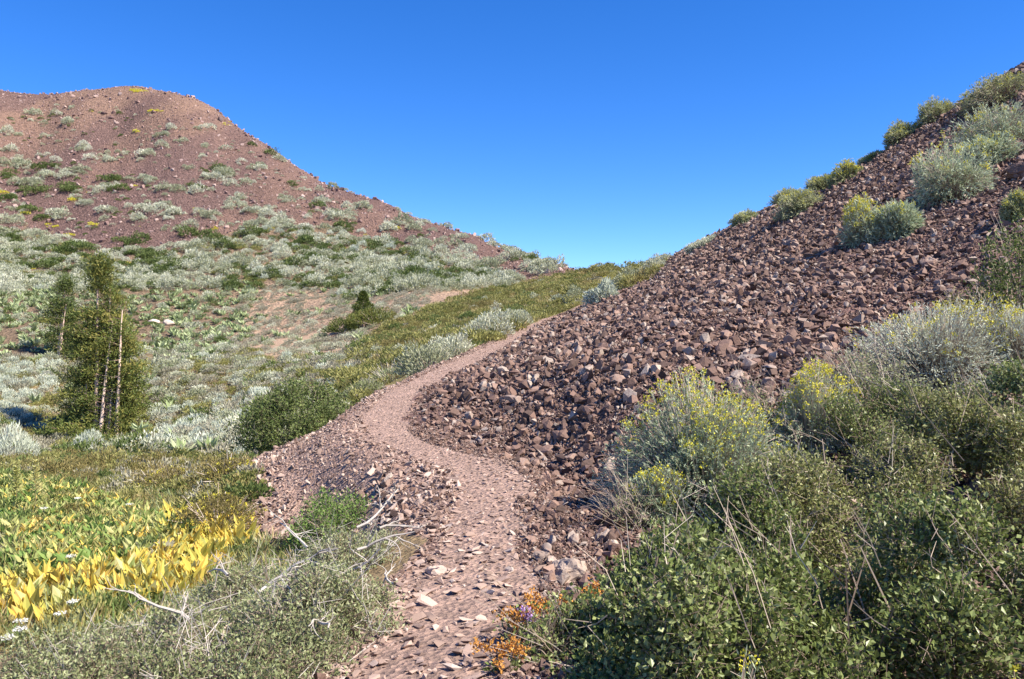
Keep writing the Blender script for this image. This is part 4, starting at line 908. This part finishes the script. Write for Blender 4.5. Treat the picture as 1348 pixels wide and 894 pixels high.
fill(SG, 'sage', 1.5, 1.15, 0); fill(GR, 'green', 1.8, 1.2, 0); fill(YL, 'yellow', .9, .9, 0)
# skyline sage on the cone's right flank, scattered specks above
def carpet(poly, dens, mix, zone, x0, x1, y0, y1, sizes, clump=7.0, seed=1):
    n = int((x1 - x0) * (y1 - y0) * dens); x = rng.uniform(x0, x1, n); y = rng.uniform(y0, y1, n); z = hz(x, y); px, py = project(x, y, z)
    k = inpoly(px, py, poly) & visible(x, y, z + .3, .004); x, y = x[k], y[k]
    names = list(mix); wts = np.stack([mix[m] * np.exp(2.6 * (fbm(x / clump + 50 * i, y / clump, seed + i, 2) - .5) * 2) for i, m in enumerate(names)], -1)
    cum = np.cumsum(wts / wts.sum(1, keepdims=True), 1); pick = (rng.random(len(x))[:, None] > cum).sum(1)
    for i, m in enumerate(names):
        q = pick == i
        if m == 'none' or not q.any(): continue
        if m == 'silver':
            u, v = px[k], py[k]; q &= ~((u > 50) & (u < 205) & (v > 525) & (v < 600))
        s0, s1 = sizes[m]; add(m, x[q], y[q], s0 + (s1 - s0) * rng.random(q.sum()) ** 1.5, zone)
UPPER = [(-40, 308), (40, 303), (110, 322), (160, 332), (215, 326), (290, 312), (360, 296), (450, 300), (520, 318), (600, 345), (655, 358), (700, 372), (620, 385), (540, 412), (500, 430), (440, 380), (330, 380), (-40, 390)]
carpet(UPPER, 1.6, dict(sage=.42, silver=.06, green=.16, dull=.10, olive=.08, yellow=.02, none=.10), 1, -75, 5, 72, 104, dict(sage=(.7, 1.8), silver=(.6, 1.2), green=(.9, 2.0), dull=(.6, 1.2), olive=(.8, 1.6), yellow=(.4, .9)), 8)
FACE = [(-40, 150), (60, 150), (170, 140), (290, 175), (420, 250), (560, 300), (640, 335), (450, 300), (300, 300), (-40, 320)]
carpet(FACE, .16, dict(sage=.45, dull=.35, green=.10, yellow=.04), 0, -100, 0, 85, 150, dict(sage=(.4, 1.1), dull=(.4, .9), green=(.5, 1.1), yellow=(.3, .6)), 9)
MULE = [(-40, 375), (180, 375), (330, 372), (340, 440), (260, 480), (200, 470), (-40, 480)]
carpet(MULE, 1.9, dict(mule=.62, sage=.16, green=.07, dull=.08, none=.1), 2, -52, -8, 48, 84, dict(mule=(.55, 1.05), sage=(.6, 1.2), green=(.6, 1.2), dull=(.5, 1.0)), 6)
carpet(TAN, 2.3, dict(dull=.6, sage=.08, mule=.04, none=.25), 3, -32, -6, 46, 82, dict(mule=(.6, 1.0), sage=(.5, .9), dull=(.4, .85)), 4)
MEAD = [(260, 440), (350, 470), (430, 470), (470, 462), (470, 500), (430, 520), (480, 530), (420, 575), (345, 612), (300, 605), (-40, 600), (-40, 470), (200, 470)]
carpet(MEAD, 1.9, dict(sage=.20, silver=.14, dull=.22, mule=.10, olive=.18, green=.04, none=.02), 4, -36, -4, 19, 56, dict(sage=(.5, 1.1), silver=(.4, .9), dull=(.5, 1.0), mule=(.5, .9), olive=(.6, 1.3), green=(.6, 1.2)), 5)
SILV = [[(-40, 500), (55, 480), (70, 470), (90, 480), (60, 520), (-40, 560)], [(200, 545), (240, 545), (300, 570), (290, 590), (230, 585)], [(-40, 545), (50, 535), (40, 560), (-40, 570)]]
for q in SILV: carpet(q, 2.2, dict(silver=.8, olive=.1, none=.1), 4, -36, -4, 19, 56, dict(silver=(.5, .9), olive=(.4, .8)), 5)
ROUNDP = [(90, 560), (190, 560), (230, 585), (200, 610), (60, 605)]
carpet(ROUNDP, 1.6, dict(green=.6, olive=.4), 4, -26, -9, 20, 46, dict(green=(.7, 1.3), olive=(.6, 1.1)), 5)
carpet(OLIVE, 1.8, dict(olive=.62, brown=.12, dull=.05, green=.10, sage=.03, yellow=.02, none=.05), 5, -18, 14, 26, 82, dict(olive=(.6, 1.5), dull=(.4, .9), green=(.6, 1.2), sage=(.5, .9), yellow=(.2, .45), brown=(.6, 1.3)), 6)
LOWM = [(-40, 590), (100, 600), (300, 600), (330, 612), (340, 650), (310, 680), (350, 700), (340, 730), (240, 800), (120, 830), (60, 900), (-40, 900)]
LOWT = [(-40, 585), (100, 600), (300, 595), (330, 612), (345, 650), (320, 668), (215, 672), (140, 650), (60, 632), (-40, 622)]
carpet(LOWT, 5, dict(olive=.3, dull=.2, brown=.5), 6, -16, -3, 10, 26, dict(olive=(.4, .9), dull=(.4, .8), brown=(.4, .95)), 2.5)
carpet(LOWM, 5.5, dict(olive=.35, dull=.12, brown=.14, green=.30), 6, -14, -1.5, 4.5, 24, dict(olive=(.3, .75), dull=(.3, .6), green=(.28, .65), brown=(.3, .6)), 2.5)
NM = {'sage': ('sagebrush', 'shrub'), 'silver': ('silver_shrub', 'shrub'), 'dull': ('dry_shrub', 'shrub'), 'green': ('green_shrub', 'shrub'), 'olive': ('olive_shrub', 'shrub'), 'brown': ('brown_shrub', 'shrub'), 'mule': ('mule_ears', 'plant'), 'yellow': ('yellow_flowers', 'flower')}
LOOK = {'sage': 'pale sagebrush', 'silver': 'bright silvery shrub', 'dull': 'dry greyish shrub', 'green': 'dark green shrub', 'olive': 'olive green shrub', 'brown': 'brownish shrub', 'mule': 'green mule ears', 'yellow': 'yellow flower patch'}
MARK = [('the far hill summit', 168, 118, 90), ('the broad dark outcrop', 145, 160, 60), ('the red rock on the skyline shoulder', 290, 160, 70), ('the tall pine', 140, 470, 110), ('the sparse second pine', 82, 430, 60), ('the paired whitish boulders', 212, 428, 80), ('the tiny whitish rock', 286, 423, 50),
        ('the small dark conifer', 478, 415, 80), ('the large dark olive bush', 395, 560, 100), ('the bright green mounded bush', 440, 685, 80), ('the trail bend', 500, 530, 60), ('the end of the trail', 770, 398, 70), ('the saddle', 790, 362, 50), ('the bare red strip at the hill foot', 100, 325, 90),
        ('the bare stony patch of the hill flank', 520, 370, 60), ('the golden leaf band', 200, 760, 130), ('the yellow green plant patch', 80, 690, 120), ('the wide olive brown mound', 270, 670, 80), ('the climbing trail', 650, 455, 80), ('the right skyline of the far hill', 480, 262, 80), ('the purple brown hillside', 330, 250, 90)]
def where_at(px, py):
    d = [math.hypot((px - m[1]) / m[3], (py - m[2]) / m[3] * 1.3) for m in MARK]; k = int(np.argmin(d)); m = MARK[k]; dx, dy = px - m[1], (py - m[2]) * 1.5
    side = ('right of ' if dx > 0 else 'left of ') if abs(dx) > abs(dy) else ('below ' if dy > 0 else 'above ')
    return ('close ' if d[k] < .5 else ('' if d[k] < 1.2 else 'far ')) + side + m[0]
for kd, lst in PL.items():
    if not lst: continue
    A = np.concatenate(lst); x, y, size, zone = A.T; z = hz(x, y)
    px, py = project(x, y, z); app = np.where(visible(x, y, z + .3, .004) & (px > -5) & (px < 1353) & (py < 894), size / y, 0)
    order = np.argsort(-app); lim = int(min(300, (app > 8.5 / F).sum())); big = order[:lim]; rest = order[lim:]
    gx, gy = grad(x, y, .6); rot = np.stack([np.arctan(gy) * .6, -np.arctan(gx) * .6, rng.random(len(x)) * 6.28], -1)
    flat = .7 + .5 * rng.random(len(x)); q1, q2 = np.quantile(size[big], [.3, .75]) if lim else (0, 0)
    for i in big:
        o = bpy.data.objects.new(NM[kd][0], KIND[kd][int(rng.integers(len(KIND[kd])))]); COL.objects.link(o)
        o.location = (x[i], y[i], z[i] - .04); o.rotation_euler = rot[i]; o.scale = (size[i], size[i], size[i] * flat[i])
        adj = ('small' if size[i] < q1 else 'large' if size[i] > q2 else 'middling') + (' tall' if flat[i] > 1.02 else ' flat' if flat[i] < .85 else '')
        lab = adj + ' ' + LOOK[kd] + ' ' + where_at(px[i], py[i])
        tag(o, lab, NM[kd][1], lab.replace('of the ', 'of '))
    print(kd, len(A), lim)
    if len(rest):
        instancer('scrub_' + {'sage': 'sagebrush', 'silver': 'silver', 'dull': 'dry', 'green': 'green', 'olive': 'olive', 'brown': 'brown', 'mule': 'mule_ears', 'yellow': 'flowers'}[kd], np.c_[x, y, z - .04][rest], rot[rest], np.c_[size, size, size * flat][rest], KIND[kd], None, 'small ' + LOOK[kd] + ' cover scattered over the slopes')
# grass and herbs between the shrubs
def cover(name, poly, dens, x0, x1, y0, y1, meshes, s0, s1, label):
    n = int((x1 - x0) * (y1 - y0) * dens); x = rng.uniform(x0, x1, n); y = rng.uniform(y0, y1, n); z = hz(x, y); px, py = project(x, y, z); s, _ = trail_s(x, y)
    k = inpoly(px, py, poly) & visible(x, y, z + .15, .006) & ~stony(s, y, 0 * s) & (rng.random(len(x)) < (np.where(inpoly(px, py, BAND), .25, 1) if name == 'low_grass' else 1)); x, y, z = x[k], y[k], z[k]; n = len(x); print(name, n)
    instancer(name, np.c_[x, y, z], np.c_[np.zeros(n), np.zeros(n), rng.random(n) * 6.28], s0 + (s1 - s0) * rng.random(n), meshes, None, label)
og = [grass_tuft(700 + k, 30, .22, .035, m, .8, .18) for k, m in enumerate(['olive', 'olive', 'brownish', 'straw', 'green'])]
cover('meadow_grass', OLIVE + [], 9, -18, 14, 26, 82, og, .6, 1.3, 'olive and straw coloured grass below the saddle')
cover('grass', MEAD, 6, -36, -4, 19, 56, og + [KIND['dull'][0]], .4, .9, 'olive grass between the shrubs of the meadow')
lg = [grass_tuft(720 + k, 26, .15, .013, m, .7, .12) for k, m in enumerate(['olive', 'green', 'greygreen', 'brownish', 'bright', 'straw'])]
lh = [herb(740 + k, 20, .09, .034, .16, m, .8) for k, m in enumerate(['bright', 'yelgreen', 'yelgreen', 'yellow', 'olive', 'bright'])]
LOWALL = [(-40, 585), (330, 590), (345, 640), (320, 680), (420, 700), (520, 730), (560, 900), (-40, 900)]
cover('low_grass', LOWALL, 45, -14, -.6, 6.2, 24, lg, .6, 1.3, 'mixed low grass and litter of the near meadow')
cover('low_herbs', YG, 60, -13, -2, 7, 18, lh, .8, 1.5, 'yellow green leafy herbs of the near meadow')
ly = [herb(760 + k, 12, .15, .055, .10, m, .55) for k, m in enumerate(['yellow', 'yellow', 'yelgreen', 'yellow'])]
cover('yellow_herbs', BAND, 36, -9, -1, 5, 14, ly, .8, 1.4, 'drying golden leaves between the yellow plants')
